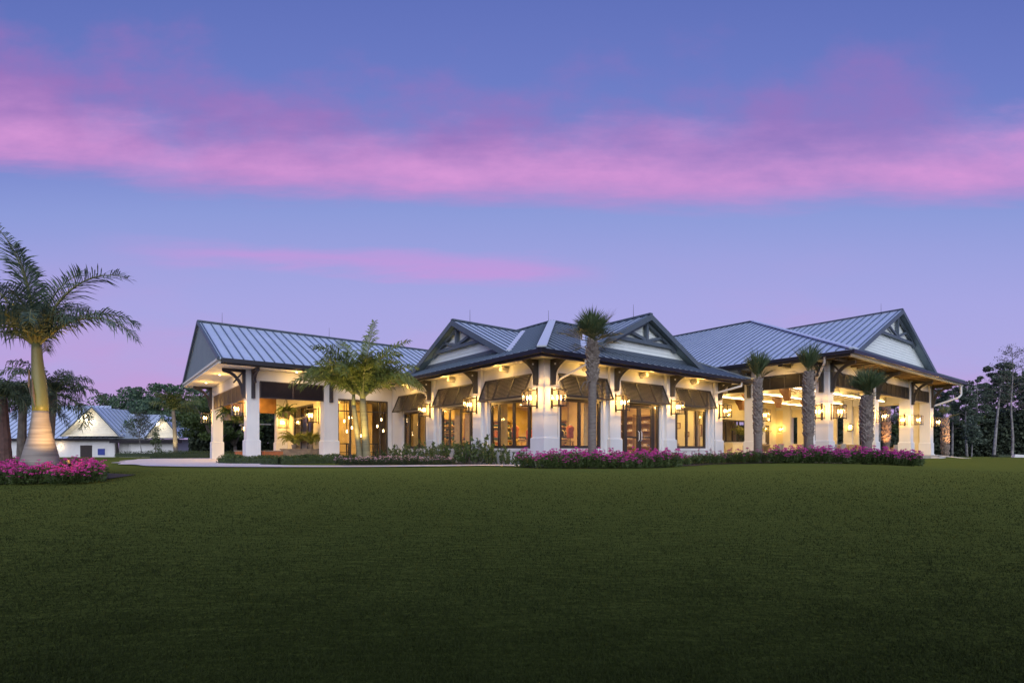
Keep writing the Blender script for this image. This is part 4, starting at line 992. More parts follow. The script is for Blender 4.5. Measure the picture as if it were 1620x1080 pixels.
# leafy shrubs before the left front
def make_shrub(k, h=1.0):
    def f():
        random.seed(40 + k); t = thing('leafy_shrub', 'x', 'shrub'); m = MB(); s_ = MB()
        for i in range(11):
            a = random.uniform(0, 6.28); b = Vector((.12 * cos(a), .12 * sin(a), 0)); L_ = h * random.uniform(.6, 1.1); tip = b + Vector((cos(a) * .6 * random.random(), sin(a) * .6 * random.random(), L_))
            s_.tube([b, (b + tip) / 2 + rvec(.05), tip], [.012, .009, .004], 4)
            for j in range(34):
                p = b.lerp(tip, random.uniform(.15, 1.03)) + rvec(.06); leaf(m, p, random.uniform(.09, .18), Vector((random.uniform(-1, 1), random.uniform(-1, 1), .5)), .5)
        m.build('foliage', leafm, t); s_.build('stem', bark, t); return t
    return f
SH = [(-5.6, 26.4, .9), (-5.0, 25.9, 1.0), (-4.4, 26.0, .85), (-3.9, 25.3, 1.05), (-3.3, 25.6, .95), (-2.9, 24.8, 1.15), (-2.2, 25.0, 1.0), (-2.3, 24.2, 1.1), (-1.7, 24.2, .9), (-1.5, 23.5, 1.2), (-.9, 23.6, 1.0), (-1.0, 22.9, .9), (-.55, 22.9, .8), (-3.6, 24.6, .8), (-6.2, 26.6, .8), (-6.9, 27.6, .6), (-5.4, 25.2, .7), (-4.5, 25.1, .7)]
for i, (x, y, s_) in enumerate(SH): place(make_shrub(i % 3), 'shrub%d' % (i % 3), (x, y, tz(x, y)), i * 1.3, 'loose leafy shrub below the windows left of the corner pillar', 'leafy shrubs before the left windows', s_ * .95)
place(make_shrub(5, .8), 'shrubthin', L(-.5, 1.6, -.2), 0, 'spindly young shrub against the white wall just left of the corner pillar', None, .8)
# hedge before the porch
def hedge(name, label, pts, w, h, n, m_=leafm, cat='hedge'):
    random.seed(len(label)); t = thing(name, label, cat); mb = MB()
    seg = [(Vector(a), Vector(b)) for a, b in zip(pts, pts[1:])]; tot = sum((b - a).length for a, b in seg)
    for i in range(n):
        q = random.random() * tot
        for a, b in seg:
            l_ = (b - a).length
            if q <= l_: break
            q -= l_
        p = a.lerp(b, min(1, q / l_)); d = (b - a).normalized(); sd = Vector((-d.y, d.x, 0))
        nzv = mnoise.noise(Vector((p.x * 1.3, p.y * 1.3, 0))); hh = h * (1 + .22 * nzv)
        ang = random.uniform(0, pi); rr = random.uniform(.6, 1.03)
        o = sd * cos(ang) * w * .5 * rr; z = hh * sin(ang) ** .6 * rr if sin(ang) > 0 else 0
        P_ = Vector((p.x, p.y, 0)) + o; P_.z = tz(P_.x, P_.y) + z; leaf(mb, P_, random.uniform(.05, .10), Vector((random.uniform(-1, 1), random.uniform(-1, 1), random.uniform(0, 1))))
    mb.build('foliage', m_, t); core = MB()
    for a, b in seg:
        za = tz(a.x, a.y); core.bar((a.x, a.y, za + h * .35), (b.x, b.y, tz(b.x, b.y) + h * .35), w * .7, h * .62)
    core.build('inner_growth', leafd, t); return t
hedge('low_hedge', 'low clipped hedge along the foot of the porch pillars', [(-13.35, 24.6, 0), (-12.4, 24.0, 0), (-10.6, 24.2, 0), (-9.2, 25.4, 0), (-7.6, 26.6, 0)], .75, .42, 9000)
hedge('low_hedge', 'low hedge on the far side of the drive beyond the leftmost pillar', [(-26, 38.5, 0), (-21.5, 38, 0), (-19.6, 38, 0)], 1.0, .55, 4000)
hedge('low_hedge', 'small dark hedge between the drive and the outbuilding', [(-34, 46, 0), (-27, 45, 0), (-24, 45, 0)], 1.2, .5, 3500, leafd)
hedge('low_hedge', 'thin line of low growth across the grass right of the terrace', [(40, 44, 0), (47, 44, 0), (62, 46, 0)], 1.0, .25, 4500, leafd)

# --- fronds
def frond(mb, base, az, el, Ln, droop, nl=46, ll=.55, hang=.55, lw=.045, mi=0, twist=0.0):
    """pinnate frond; returns nothing"""
    N_ = 14; p = Vector(base); pts = [p.copy()]; dirs = []
    for i in range(N_):
        t = i / (N_ - 1); e = el - droop * t ** 1.35
        d = Vector((cos(az) * cos(e), sin(az) * cos(e), sin(e))); dirs.append(d); p = p + d * Ln / N_; pts.append(p.copy())
    mb.tube(pts, [.035 * (1 - .85 * i / N_) * (Ln / 2.6) for i in range(N_ + 1)], 5, True, 1)
    side0 = Vector((-sin(az), cos(az), 0))
    for k in range(nl):
        t = .10 + .90 * (k + .5) / nl; q = t * N_; i = min(int(q), N_ - 1); c_ = pts[i].lerp(pts[i + 1], q - i); d = dirs[i]
        up = side0.cross(d).normalized(); up = -up if up.z < 0 else up
        env = min(1, .35 + t * 2.6) * (1 - .62 * max(0, (t - .55) / .45) ** 1.4)
        for s_ in (-1, 1):
            l_ = ll * env * random.uniform(.82, 1.1); fwd = .55 + .75 * t
            r_ = random.uniform(-.9, .9)
            v = (side0 * s_ * 1.0 + d * fwd + up * (.35 + r_)).normalized(); g = Vector((0, 0, -1))
            mid = c_ + v * l_ * .5 + g * l_ * .10 * hang; tip = c_ + v * l_ * (.92 - .25 * hang) + g * l_ * (.30 + .35 * random.random()) * hang * 1.25
            wv = d * lw * .5
            mb.quad(c_ - wv * .6, c_ + wv * .6, mid + wv, mid - wv, mi); mb.tri(mid - wv, mid + wv, tip, mi)
def fanleaf(mb, base, az, el, pet, rad, nseg=26, spread=2.4, fold=.3, droop=.15):
    d = Vector((cos(az) * cos(el), sin(az) * cos(el), sin(el))); c_ = Vector(base) + d * pet + Vector((0, 0, -pet * .08))
    mb.tube([base, (Vector(base) + c_) / 2 + Vector((0, 0, .03)), c_], [.018, .014, .010], 4, True, 1)
    side = Vector((-sin(az), cos(az), 0)); up = side.cross(d).normalized(); up = -up if up.z < 0 else up
    for i in range(nseg):
        a = -spread / 2 + spread * i / (nseg - 1) + random.uniform(-.03, .03); v = (d * cos(a) + side * sin(a) + up * fold * abs(sin(a))).normalized()
        l_ = rad * (1 - .22 * abs(a) / (spread / 2)) * random.uniform(.88, 1.08); wv = v.cross(up).normalized() * rad * spread / nseg * .22
        mid = c_ + v * l_ * .55; tip = c_ + v * l_ + Vector((0, 0, -droop * l_ * random.uniform(.4, 1.5)))
        mb.tri(c_, mid - wv, mid + wv, 0); mb.tri(mid - wv, mid + wv, tip, 0)
def trunk_rings(mb, prof, n=20, lean=(0, 0), bend=0.0):
    H = prof[-1][0]; pts = [(lean[0] * (z / H) + bend * sin(pi * z / H), lean[1] * (z / H), z) for z, r in prof]; mb.tube(pts, [r for z, r in prof], n); return pts[-1]

def royal_palm():
    x, y = (64 - 810) / F * 14.2, 14.2; z0 = tz(x, y); t = thing('royal_palm', 'tall royal palm with swollen grey trunk rising from the pink flower bed at left', 'palm tree', (x, y, z0))
    sc = 14.2 / F; zz = lambda py: CZ + (HOR - py) * sc - z0
    m = MB(); prof = [(0, .43), (zz(735), .42), (zz(722), .385), (zz(705), .32), (zz(690), .26), (zz(675), .22), (zz(660), .185), (zz(650), .175)]
    # smooth profile with fine growth rings
    pr = []
    for (a, ra), (b, rb) in zip(prof, prof[1:]):
        n = max(2, int((b - a) / .045))
        for i in range(n): q = i / n; pr.append((a + (b - a) * q, (ra + (rb - ra) * q) * (1 + (.010 if (len(pr) % 3 == 0) else 0))))
    pr.append(prof[-1]); pts = [(-.02 * 0, 0, z) for z, r in pr]; m.tube(pts, [r for z, r in pr], 28); m.build('trunk', royalt, t, True)
    m = MB(); H0, H1 = zz(651), zz(543); pts = [(-.10 * sm(0, 1, i / 10) , 0, H0 + (H1 - H0) * i / 10) for i in range(11)]; m.tube(pts, [.175, .175, .172, .165, .16, .15, .14, .13, .12, .115, .11], 20); m.build('crownshaft', shaft, t, True)
    m = MB(); m.tube([(-.16, -.05, zz(640)), (-.16, -.15, zz(610)), (-.20, -.12, zz(585))], [.0, .035, .012], 5); m.tube([(.05, -.20, zz(650)), (.0, -.21, zz(625)), (-.08, -.16, zz(600))], [.0, .03, .01], 5); m.build('dry_sheath', drypalm, t)
    random.seed(21); top = Vector((-.12, 0, H1))
    FR = [(-.10, 1.22, 3.5, 1.50, .62, .35), (0.05, .80, 3.0, 1.75, .5, .8), (.5, 1.0, 2.6, 1.5, .55, .7), (-.9, .95, 2.3, 1.9, .65, 1.0), (-1.6, 1.0, 2.1, 2.2, .7, 1.25), (-2.3, 1.15, 2.2, 2.0, .7, 1.1),
          (2.9, 1.50, 3.7, .75, .62, .5), (3.3, 1.2, 3.3, 1.1, .62, .5), (-1.2, 1.5, 2.6, .9, .62, .5), (3.05, .60, 2.3, 1.7, .6, .9), (-2.7, .9, 2.4, 1.8, .6, .9), (1.6, 1.25, 2.5, 1.4, .6, .7), (1.35, 1.45, 2.7, .8, .6, .4), (2.2, .8, 2.4, 1.7, .6, .8), (-1.3, 1.35, 2.2, 1.7, .7, 1.0), (-.45, 1.1, 2.0, 1.9, .62, 1.0), (-3.4, 1.0, 2.5, 1.5, .6, .7)]
    for (az, el, Ln, dr, ll, hg) in FR:
        m = MB(); frond(m, top + Vector((cos(az) * .06, sin(az) * .06, -.05)), az, el, Ln, dr, 70, ll * 1.3, hg * .8, .036); m.build('frond', [palml, shaft], t)
    return t
royal_palm()
def twin_palm():
    Y = 24.2; x = (574 - 810) / F * Y; z0 = tz(x, Y); t = thing('twin_palm', 'multi-trunk feathery palm lit from below before the glazed lobby', 'palm tree', (x, Y, z0)); random.seed(5)
    for (bx, by, tx, ty, H, r) in ((-.12, 0, -.45, .1, 2.7, .13), (.18, .05, .0, .0, 3.0, .17), (.02, .35, -.2, .5, 2.7, .12)):
        m = MB(); n = 12; pts = [(bx + (tx - bx) * (i / n) ** 1.2 , by + (ty - by) * i / n, H * i / n) for i in range(n + 1)]; m.tube(pts, [r * (1.65 if i == 0 else 1.3 if i == 1 else 1.1 - .35 * i / n) for i in range(n + 1)], 14); m.build('trunk', twint, t, True)
        top = Vector((tx, ty, H))
        m = MB(); m.tube([top, top + Vector((0, 0, .55))], [r * .8, r * .5], 12); m.build('crownshaft', shaft, t, True); top = top + Vector((0, 0, .45))
        nf = 11 if r > .15 else 8
        for i in range(nf):
            az = 6.283 * i / nf + bx * 7 + random.uniform(-.25, .25); el = random.uniform(.75, 1.35); m = MB()
            frond(m, top, az, el, random.uniform(2.3, 3.1), random.uniform(1.1, 1.8), 56, .85, .6, .06); m.build('frond', [twinl, shaft], t)
    for (az, el, Ln, dr) in ((1.3, 1.45, 3.9, .35), (.6, 1.3, 3.8, .9), (2.4, 1.32, 3.7, .9), (-1.2, 1.2, 3.0, 1.3), (-2.2, 1.1, 3.0, 1.4), (pi - .1, .9, 3.2, 1.3), (pi + .3, .75, 3.0, 1.4), (-.1, .75, 3.0, 1.3), (.25, 1.0, 3.0, 1.0)):
        m = MB(); frond(m, Vector((0, 0, 3.0)), az, el, Ln, dr, 62, .85, .5, .06); m.build('frond', [twinl, shaft], t)
twin_palm()
def sabal(px, Y, label, ytop_trunk, yboot_bot, r0, rb, nleaf, crown, up=.9, seed=0, lean=0.0, mat_t=None, dead=0, pet=.38, base_z=None):
    x = (px - 810) / F * Y; z0 = tz(x, Y) if base_z is None else base_z; t = thing('fan_palm', label, 'palm tree', (x, Y, z0)); random.seed(seed + 60)
    zz = lambda py: CZ + (HOR - py) * Y / F - z0
    H = zz(ytop_trunk); hb = zz(yboot_bot); m = MB(); n = 26; pts = [(lean * sin(pi * .5 * i / n), 0, H * i / n) for i in range(n + 1)]
    m.tube(pts, [(r0 * (1.12 if i < 2 else 1.0) * (1 + .02 * (i % 2))) for i in range(n + 1)], 16); m.build('trunk', sabt, t, True)
    b = MB(); k = 0; z = hb
    while z < H + .02:
        f = (z - hb) / max(.01, (H - hb)); rr = r0 + (rb - r0) * (sin(pi * min(1, .15 + f * .75)) ** .6); nb = 9; cx = lean * sin(pi * .5 * z / H)
        for j in range(nb):
            a = 2 * pi * (j + .5 * (k % 2)) / nb + random.uniform(-.06, .06); o = Vector((cos(a), sin(a), 0)); sd = Vector((-sin(a), cos(a), 0)); w = rr * .34; c_ = Vector((cx, 0, z))
            l_ = random.uniform(.14, .22) * (rb / .22); ou = random.uniform(.85, 1.25)
            p0 = c_ + o * r0 * .85 - sd * w; p1 = c_ + o * r0 * .85 + sd * w; q0 = c_ + o * rr * ou + sd * w * .45 + Vector((0, 0, l_)); q1 = c_ + o * rr * ou - sd * w * .45 + Vector((0, 0, l_)); th = Vector((0, 0, .05)) - o * .05
            b.quad(p0, p1, q0, q1); b.quad(p0 + th, p1 + th, q0 + th * .6, q1 + th * .6); b.quad(q0, q1, q1 + th * .6, q0 + th * .6); b.quad(p0, q1, q1 + th * .6, p0 + th); b.quad(p1, q0, q0 + th * .6, p1 + th)
        z += .085; k += 1
    b.build('leaf_boots', mat_t or boots, t)
    top = Vector((lean, 0, H))
    for i in range(nleaf):
        f = i / nleaf; az = i * 2.4 + random.uniform(-.2, .2); el = up + (1.45 - up) * f + random.uniform(-.15, .12) - (.7 if i < 3 and up > .5 else 0); m = MB()
        fanleaf(m, top + Vector((0, 0, .05 + .12 * f)), az, el, pet * crown * random.uniform(.8, 1.2), .98 * crown * random.uniform(.62, 1.12), 30, 2.3 if up < .8 else 1.3, .35, .12); m.build('fan_leaf', [fanl, shaft], t)
    for i in range(dead):
        az = i * 2.9 - 2.2; m = MB(); m.tube([Vector((0, 0, hb + .1)), Vector((cos(az) * .35, sin(az) * .35, hb - .02)), Vector((cos(az) * .55, sin(az) * .55, hb - .35))], [.04, .03, .012], 5); m.build('dead_stalk', drypalm, t)
    return t
sabal(937, 18.9, 'tall fan palm with shaggy collar in front of the clubhouse corner', 545, 605, .15, .24, 22, 1.08, .0, 1, .0, None, 3, .34)
sabal(1199, 22.5, 'slim fan palm before the gap between the middle wing and the terrace', 604, 690, .165, .195, 16, 1.2, 1.02, 2, .0, None, 0, .22)
sabal(1279, 22.5, 'fan palm left of the terrace corner pillar', 594, 692, .18, .225, 17, 1.25, .95, 3, .0, None, 2, .22)
sabal(1371, 22.2, 'short thick fan palm right of the terrace corner pillar', 630, 703, .19, .245, 18, 1.2, .75, 4, .0, None, 0, .22)
def up_light(loc, target, e, col, label, ang=55):
    t = thing('ground_spotlight', label, 'spotlight', loc); d = (Vector(target) - Vector(loc)).normalized()
    m = MB(); m.tube([d * 0.0 + Vector((0, 0, .05)), d * .12 + Vector((0, 0, .05))], [.045, .06], 10); m.tube([(0, 0, -.08), (0, 0, .06)], .012, 5); m.build('housing', iron, t)
    m = MB(); m.tube([d * .121 + Vector((0, 0, .05)), d * .124 + Vector((0, 0, .05))], .05, 10); m.build('lens', flood2, t)
    s_ = spot('spot_beam', tuple(d * .16 + Vector((0, 0, .05))), tuple(d * 5), e, col, ang, t)
    if 'amber' in label: point('spot_spill', (0, 0, .22), 5, (1, .42, .10), .06, t)
    return t
flood2 = mat('lit_spot_lens', (1, .8, .5), .5, emit=(1, .6, .25), estr=25)
bx, by, _ = at(1402, 47); sabal(1402, 47, 'fan palm glowing orange beyond the terrace', 648, 703, .27, .34, 10, 1.3, .5, 5)
up_light((bx - .9, by - 1.3, tz(bx, by) + .1), (bx, by, 3.2), 900, (1, .42, .14), 'orange ground spotlight at the foot of the palm beyond the terrace')
bx, by, _ = at(1495, 44); sabal(1495, 44, 'fan palm glowing orange just right of the terrace end', 664, 722, .22, .29, 8, 1.1, .9, 6)
up_light((bx + .2, by - 1.8, tz(bx, by) + .1), (bx, by, 2.6), 800, (1, .48, .18), 'orange ground spotlight at the palm right of the terrace end')
rx = (64 - 810) / F * 14.2
up_light((rx + 1.6, 13.2, tz(rx, 13.3) + .42), (rx + .0, 14.2, 1.9), 430, (1, .55, .16), 'amber ground spotlight glowing among the pink flowers', 75)
t_x = (574 - 810) / F * 24.2
up_light((t_x - .15, 22.9, tz(t_x, 23.5) + .30), (t_x - .1, 24.3, 3.2), 600, (1, .70, .20), 'ground spotlight at the foot of the multi-trunk palm', 80)
# --- feather palms behind the royal palm and by the outbuilding
def feather(px, Y, label, ytop, r, n, Ln, seed, el=(.3, 1.3), dr=(1.2, 1.9), lm=None, lean=0.0, ll=.55, trunkm=None, hang=.9):
    x = (px - 810) / F * Y; z0 = tz(x, Y); t = thing('feather_palm', label, 'palm tree', (x, Y, z0)); random.seed(seed + 300); H = CZ + (HOR - ytop) * Y / F - z0
    m = MB(); pts = [(lean * (i / 12) ** 1.5, 0, H * i / 12) for i in range(13)]; m.tube(pts, [r * (1.2 if i == 0 else 1.05 - .02 * i) for i in range(13)], 10, jit=.05); m.build('trunk', trunkm or bark, t)
    for i in range(n):
        m = MB(); frond(m, Vector((lean, 0, H)), i * 2.4 + random.uniform(-.3, .3), random.uniform(*el), Ln * random.uniform(.8, 1.15), random.uniform(*dr), 40, ll, hang, .06); m.build('frond', [lm or palml, shaft], t)
    return t
redbark = mat('reddish_bark', (.13, .07, .06), .9, col2=(.08, .045, .04), scale=5, bump=.4)
feather(8, 27, 'bushy palm with reddish trunk at the far left edge', 628, .27, 17, 2.3, 1, (.0, 1.4), (1.1, 2.0), leafd, -.2, .75, redbark)
feather(34, 30, 'bluish bushy palm between the left edge and the royal palm', 640, .22, 16, 2.4, 2, (.1, 1.4), (1.2, 2.0), palml, .1, .8, bark)
feather(76, 30, 'broad drooping palm behind the royal palm trunk', 622, .25, 20, 2.9, 3, (-.2, 1.3), (1.2, 2.1), leafd, .3, .8, bark)
feather(278, 44, 'green-lit palm between the outbuilding and the porch', 650, .17, 14, 2.1, 4, (.5, 1.4), (.8, 1.3), lm=mat('lit_palm_leaf', (.06, .09, .03), .5, col2=(.12, .15, .05), island=True, transl=.25), lean=-.2, ll=.8, trunkm=bark)
bx = (278 - 810) / F * 44; up_light((bx + .5, 42.6, tz(bx, 42.6) + .1), (bx, 44, 3), 420, (1, .80, .36), 'yellow ground spotlight at the palm beside the porch drive', 90)
# --- areca palm in the bar recess, ferns
def make_fern(k, L0=.5, n=26):
    def f():
        random.seed(k); t = thing('potted_fern', 'x', 'plant'); 
        for i in range(n):
            m = MB(); az = i * 2.4; frond(m, Vector((0, 0, .22)), az, random.uniform(1.0, 1.55), L0 * random.uniform(.9, 1.5), random.uniform(1.2, 2.7), 20, .17, .7, .05); m.build('frond', [fernm, fernm], t)
        m = MB(); m.tube([(0, 0, 0), (0, 0, .24)], [.11, .16], 12); m.build('pot', stonem, t); return t
    return f
x, y, z = L(28.7, 6.75, 1.0); t = thing('areca_palm', 'bright green areca palm in a pot on the terrace bar counter', 'potted palm', (x, y, z)); random.seed(77)
m = MB(); m.tube([(0, 0, 0), (0, 0, .2)], [.14, .18], 12); m.build('pot', white, t)
for i in range(18):
    m = MB(); frond(m, Vector((random.uniform(-.08, .08), random.uniform(-.08, .08), .15)), i * 2.4, random.uniform(.9, 1.45), random.uniform(1.3, 2.1), random.uniform(.9, 1.7), 28, .42, .6, .05); m.build('frond', [fernm, fernm], t)
# stone planter wall and benches in the porch
m = MB(); a0 = L(-5.4, 17.2); 
t = simple('stone_planter_wall', 'low rough stone planter wall under the porch ferns', 'planter wall', -4.2, 17.0)
m = MB(); m.box(-1.2, .85, -.2, .2, -.25, .42); m.build('stone_body', stonem, t); m = MB(); m.box(-1.25, .9, -.25, .25, .42, .48); m.build('coping', stonem, t)
f1 = place(make_fern(1, .85, 56), 'fern', L(-4.7, 17.0, .48), 0, 'yellow-green fern on the stone planter, left of the pair', 'ferns on the stone planter', 1.05)
place(make_fern(1, .85, 56), 'fern', L(-3.75, 17.0, .48), 1, 'yellow-green fern on the stone planter, right of the pair', 'ferns on the stone planter', 1.1)
for (u, v, lb) in ((-7.6, 15.6, 'orange brick bench left of the front porch pillar'), (-6.4, 15.0, 'orange brick bench right of the front porch pillar')):
    t = simple('brick_bench', lb, 'bench', u, v); m = MB(); m.box(-.5, .5, -.2, .2, -.25, .34); m.build('brick_base', brick, t); m = MB(); m.box(-.54, .54, -.24, .24, .34, .39); m.build('slab', stonem, t)
def make_basket():
    t = thing('hanging_fern_basket', 'x', 'hanging basket'); random.seed(12)
    for i in range(46):
        m_ = MB() if i == 0 else m_
        frond(m_, Vector((0, 0, .05)), i * 2.4, random.uniform(-.2, 1.3), random.uniform(.35, .55), random.uniform(1.2, 2.6), 14, .11, .8, .035)
    m_.build('fern', [leafm, leafm], t)
    m = MB(); m.tube([(0, 0, -.16), (0, 0, .05)], [.12, .2], 12); m.build('bowl', stonem, t)
    m = MB()
    for a in (0, 2.1, 4.2): m.tube([(cos(a) * .19, sin(a) * .19, .04), (0, 0, .55)], .008, 4)
    m.tube([(0, 0, .55), (0, 0, .95)], .008, 4); m.build('chain', iron, t); return t
place(make_basket, 'basket', L(-7.6, 20.5, 2.5), 0, 'hanging fern basket between the leftmost porch pillars', None, 1.7)
place(make_basket, 'basket', L(-4.9, 18.0, 2.65), 1, 'hanging fern basket before the porch side wall', None, 1.6)
place(make_basket, 'basket', L(-6.9, 20.5, 2.2), 2, 'hanging fern basket deeper in the porch, right of the front pillar', None, .8)

# ================================================================ outbuilding at left
Yb = 70.0
def bw(px, py, Y=Yb): return Vector(((px - 810) / F * Y, Y, CZ + (HOR - py) / F * Y))
OBr = thing('outbuilding', 'low white outbuilding with two floodlit gables beyond the lawn at left', 'building', (-60, Yb, 0))
def ob(mb, name, m_, label=None, par=None):
    mb.v = [(v[0] + 60, v[1] - Yb, v[2]) for v in mb.v]; o = mb.build(name, m_, par or OBr)
    if label: o['label'] = label
    return o
def pxX(px, Y=Yb): return (px - 810) / F * Y
def pzZ(py, Y=Yb): return CZ + (HOR - py) / F * Y
zE = pzZ(693); zR = pzZ(641, Yb + 6)
blue = mat('blue_sign', (.03, .05, .28), .5, col2=(.04, .07, .33), scale=3)
m = MB(); x0, x1 = pxX(-40), pxX(262)
seam(m, [(x0, Yb, zE), (pxX(176), Yb, zE), (pxX(176, Yb + 6.5), Yb + 6.5, zR), (x0, Yb + 6.5, zR)], .75, .045, .06); ob(m, 'roof', [metalroof, rib], 'long pale metal roof of the outbuilding')
m = MB(); seam(m, [(pxX(176), Yb - .3, zE), (pxX(228), Yb - .3, zE), (pxX(196, Yb + 5), Yb + 5, pzZ(655, Yb + 5)), (pxX(150, Yb + 5), Yb + 5, pzZ(650, Yb + 5))], .6, .05, .07); ob(m, 'roof', [slate, rib], 'dark roof slope between the two gables')
m = MB(); seam(m, [(pxX(226), Yb - .2, zE), (pxX(286), Yb - .2, zE), (pxX(262, Yb + 5), Yb + 5, pzZ(656, Yb + 5)), (pxX(194, Yb + 5), Yb + 5, pzZ(654, Yb + 5))], .75, .045, .06); ob(m, 'roof', [metalroof, rib], 'pale roof behind the right gable')
m = MB(); m.box(x0, pxX(176), Yb + .6, Yb + .8, -1.4, zE - .1); m.box(pxX(200), pxX(274), Yb + .6, Yb + .8, -1.4, zE - .1); m.box(pxX(174), pxX(202), Yb + 1.6, Yb + 1.8, -1.4, zE - .1); m.box(pxX(271), pxX(274), Yb + .8, Yb + 8, -1.4, zE - .1); ob(m, 'wall', white)
m = MB(); m.box(x0, pxX(180), Yb - .15, Yb + .6, zE - .30, zE - .02); m.box(pxX(176), pxX(283), Yb - .35, Yb + .6, zE - .62, zE - .22); ob(m, 'fascia', gutm, 'black fascia and gutter of the outbuilding')
for (pk, pl, pr, pb, yk) in ((145, 95, 188, 688, 643), (257, 229, 285, 691, 658)):
    A = Vector((pxX(pk, Yb - 1), Yb - 1, pzZ(yk, Yb - 1))); B = Vector((pxX(pl, Yb - 1), Yb - 1, pzZ(pb + 1, Yb - 1))); C_ = Vector((pxX(pr, Yb - 1), Yb - 1, pzZ(pb + 1, Yb - 1))); bk = Vector((0, 6.5, 0))
    m = MB(); seam(m, [A, B, B + bk, A + bk], .75, .045, .06); seam(m, [A, C_, C_ + bk, A + bk], .75, .045, .06); ob(m, 'gable_roof', [metalroof, rib])
    m = MB(); n = 13; off = Vector((0, .9, 0)); 
    for i in range(n):
        f0, f1 = i / n, (i + 1) / n; l0, l1 = B.lerp(A, f0) + off, B.lerp(A, f1) + off; r0, r1 = C_.lerp(A, f0) + off, C_.lerp(A, f1) + off; f_ = Vector((0, -.05, 0))
        m.quad(l0 + f_, r0 + f_, r1, l1); m.quad(l0 + f_, r0 + f_, r0, l0)
    ob(m, 'gable_wall', soffm, 'cream lap-sided gable')
    m = MB(); dn = Vector((0, 0, -.3))
    for e in (B, C_): m.quad(A + Vector((0, -.02, .1)), e + Vector((0, -.02, .1)), e + Vector((0, -.02, -.12)), A + Vector((0, -.02, -.12))); 
    ob(m, 'rake_board', trimd)
    m = MB()
    for e in (B, C_): m.quad(A + Vector((0, 0, -.14)), e + Vector((0, 0, -.14)), e + off + Vector((0, 0, -.14)), A + off + Vector((0, 0, -.14)))
    m.quad(B + Vector((0, -.1, -.05)), C_ + Vector((0, -.1, -.05)), C_ + off + Vector((0, 0, .25)), B + off + Vector((0, 0, .25)))
    ob(m, 'gable_soffit', soffm)
m = MB(); m.box(pxX(121.5), pxX(140), Yb + .54, Yb + .6, -1.0, pzZ(704)); ob(m, 'door', bron, 'dark shutter door of the outbuilding')
m = MB(); m.box(pxX(200), pxX(201), Yb + .5, Yb + .59, -1, zE - .4); ob(m, 'corner_post', white)
sg = thing('wall_sign', 'small square blue sign on the white outbuilding wall', 'sign', (pxX(155), Yb + .58, pzZ(714.5))); m = MB(); m.box(-.47, .47, -.03, 0, -.42, .42); m.build('sign_board', blue, sg)
for (px, py, lb) in ((137, 664, 'floodlight glaring in the left gable of the outbuilding'), (251, 668, 'floodlight glaring in the right gable of the outbuilding')):
    p = bw(px, py, Yb - .5); t = thing('floodlight', lb, 'floodlight', p); m = MB(); m.box(-.16, .16, -.05, .12, -.1, .12); m.build('housing', iron, t)
    m = MB(); m.tube([(0, -.06, 0), (0, -.12, -.03)], [.13, .16], 12); m.build('lens', flood, t); point('flood_light', (.1, -.3, -.25), 50, (1, .86, .62), .12, t)
p = bw(95, 706, Yb + .56); t = thing('wall_fill_lamp', 'added lamp box with fill light on the outbuilding wall beside the royal palm trunk', 'wall lamp', p); m = MB(); m.box(-.1, .1, -.06, 0, -.14, .14); m.build('bracket_plate', iron, t); m = MB(); m.tube([(0, -.12, -.12), (0, -.12, .12)], .07, 10); m.build('fill_tube', dl, t); point('wall_fill_light', (0, -.45, 0), 22, (1, .68, .32), .1, t)  # lamp body added to carry a fill light on this wall

# small canopy seen through the porch
t = thing('entry_canopy', 'small louvred canopy on a white post seen through the porch', 'canopy', L(-3.2, 30.5, 0), ROT)
m = MB(); 
for i in range(12): m.box(-1.2 + i * .14, -1.2 + i * .14 + .11, 0, 3.2, 2.5 + i * .13, 2.53 + i * .13)
m.build('louvred_roof', wick, t); m = MB(); m.box(-1.25, .5, -.05, 0, 2.4, 2.5); m.box(-1.25, -1.2, 0, 3.2, 2.4, 2.5); m.build('frame', wick, t)
m = MB(); m.box(-1.1, -.85, .0, .25, -.3, 2.45); m.build('post', white, t)
lantern(-4.3, 30.4, 2.1, 'u', 'distant lantern on the post of the louvred canopy behind the porch', .95)

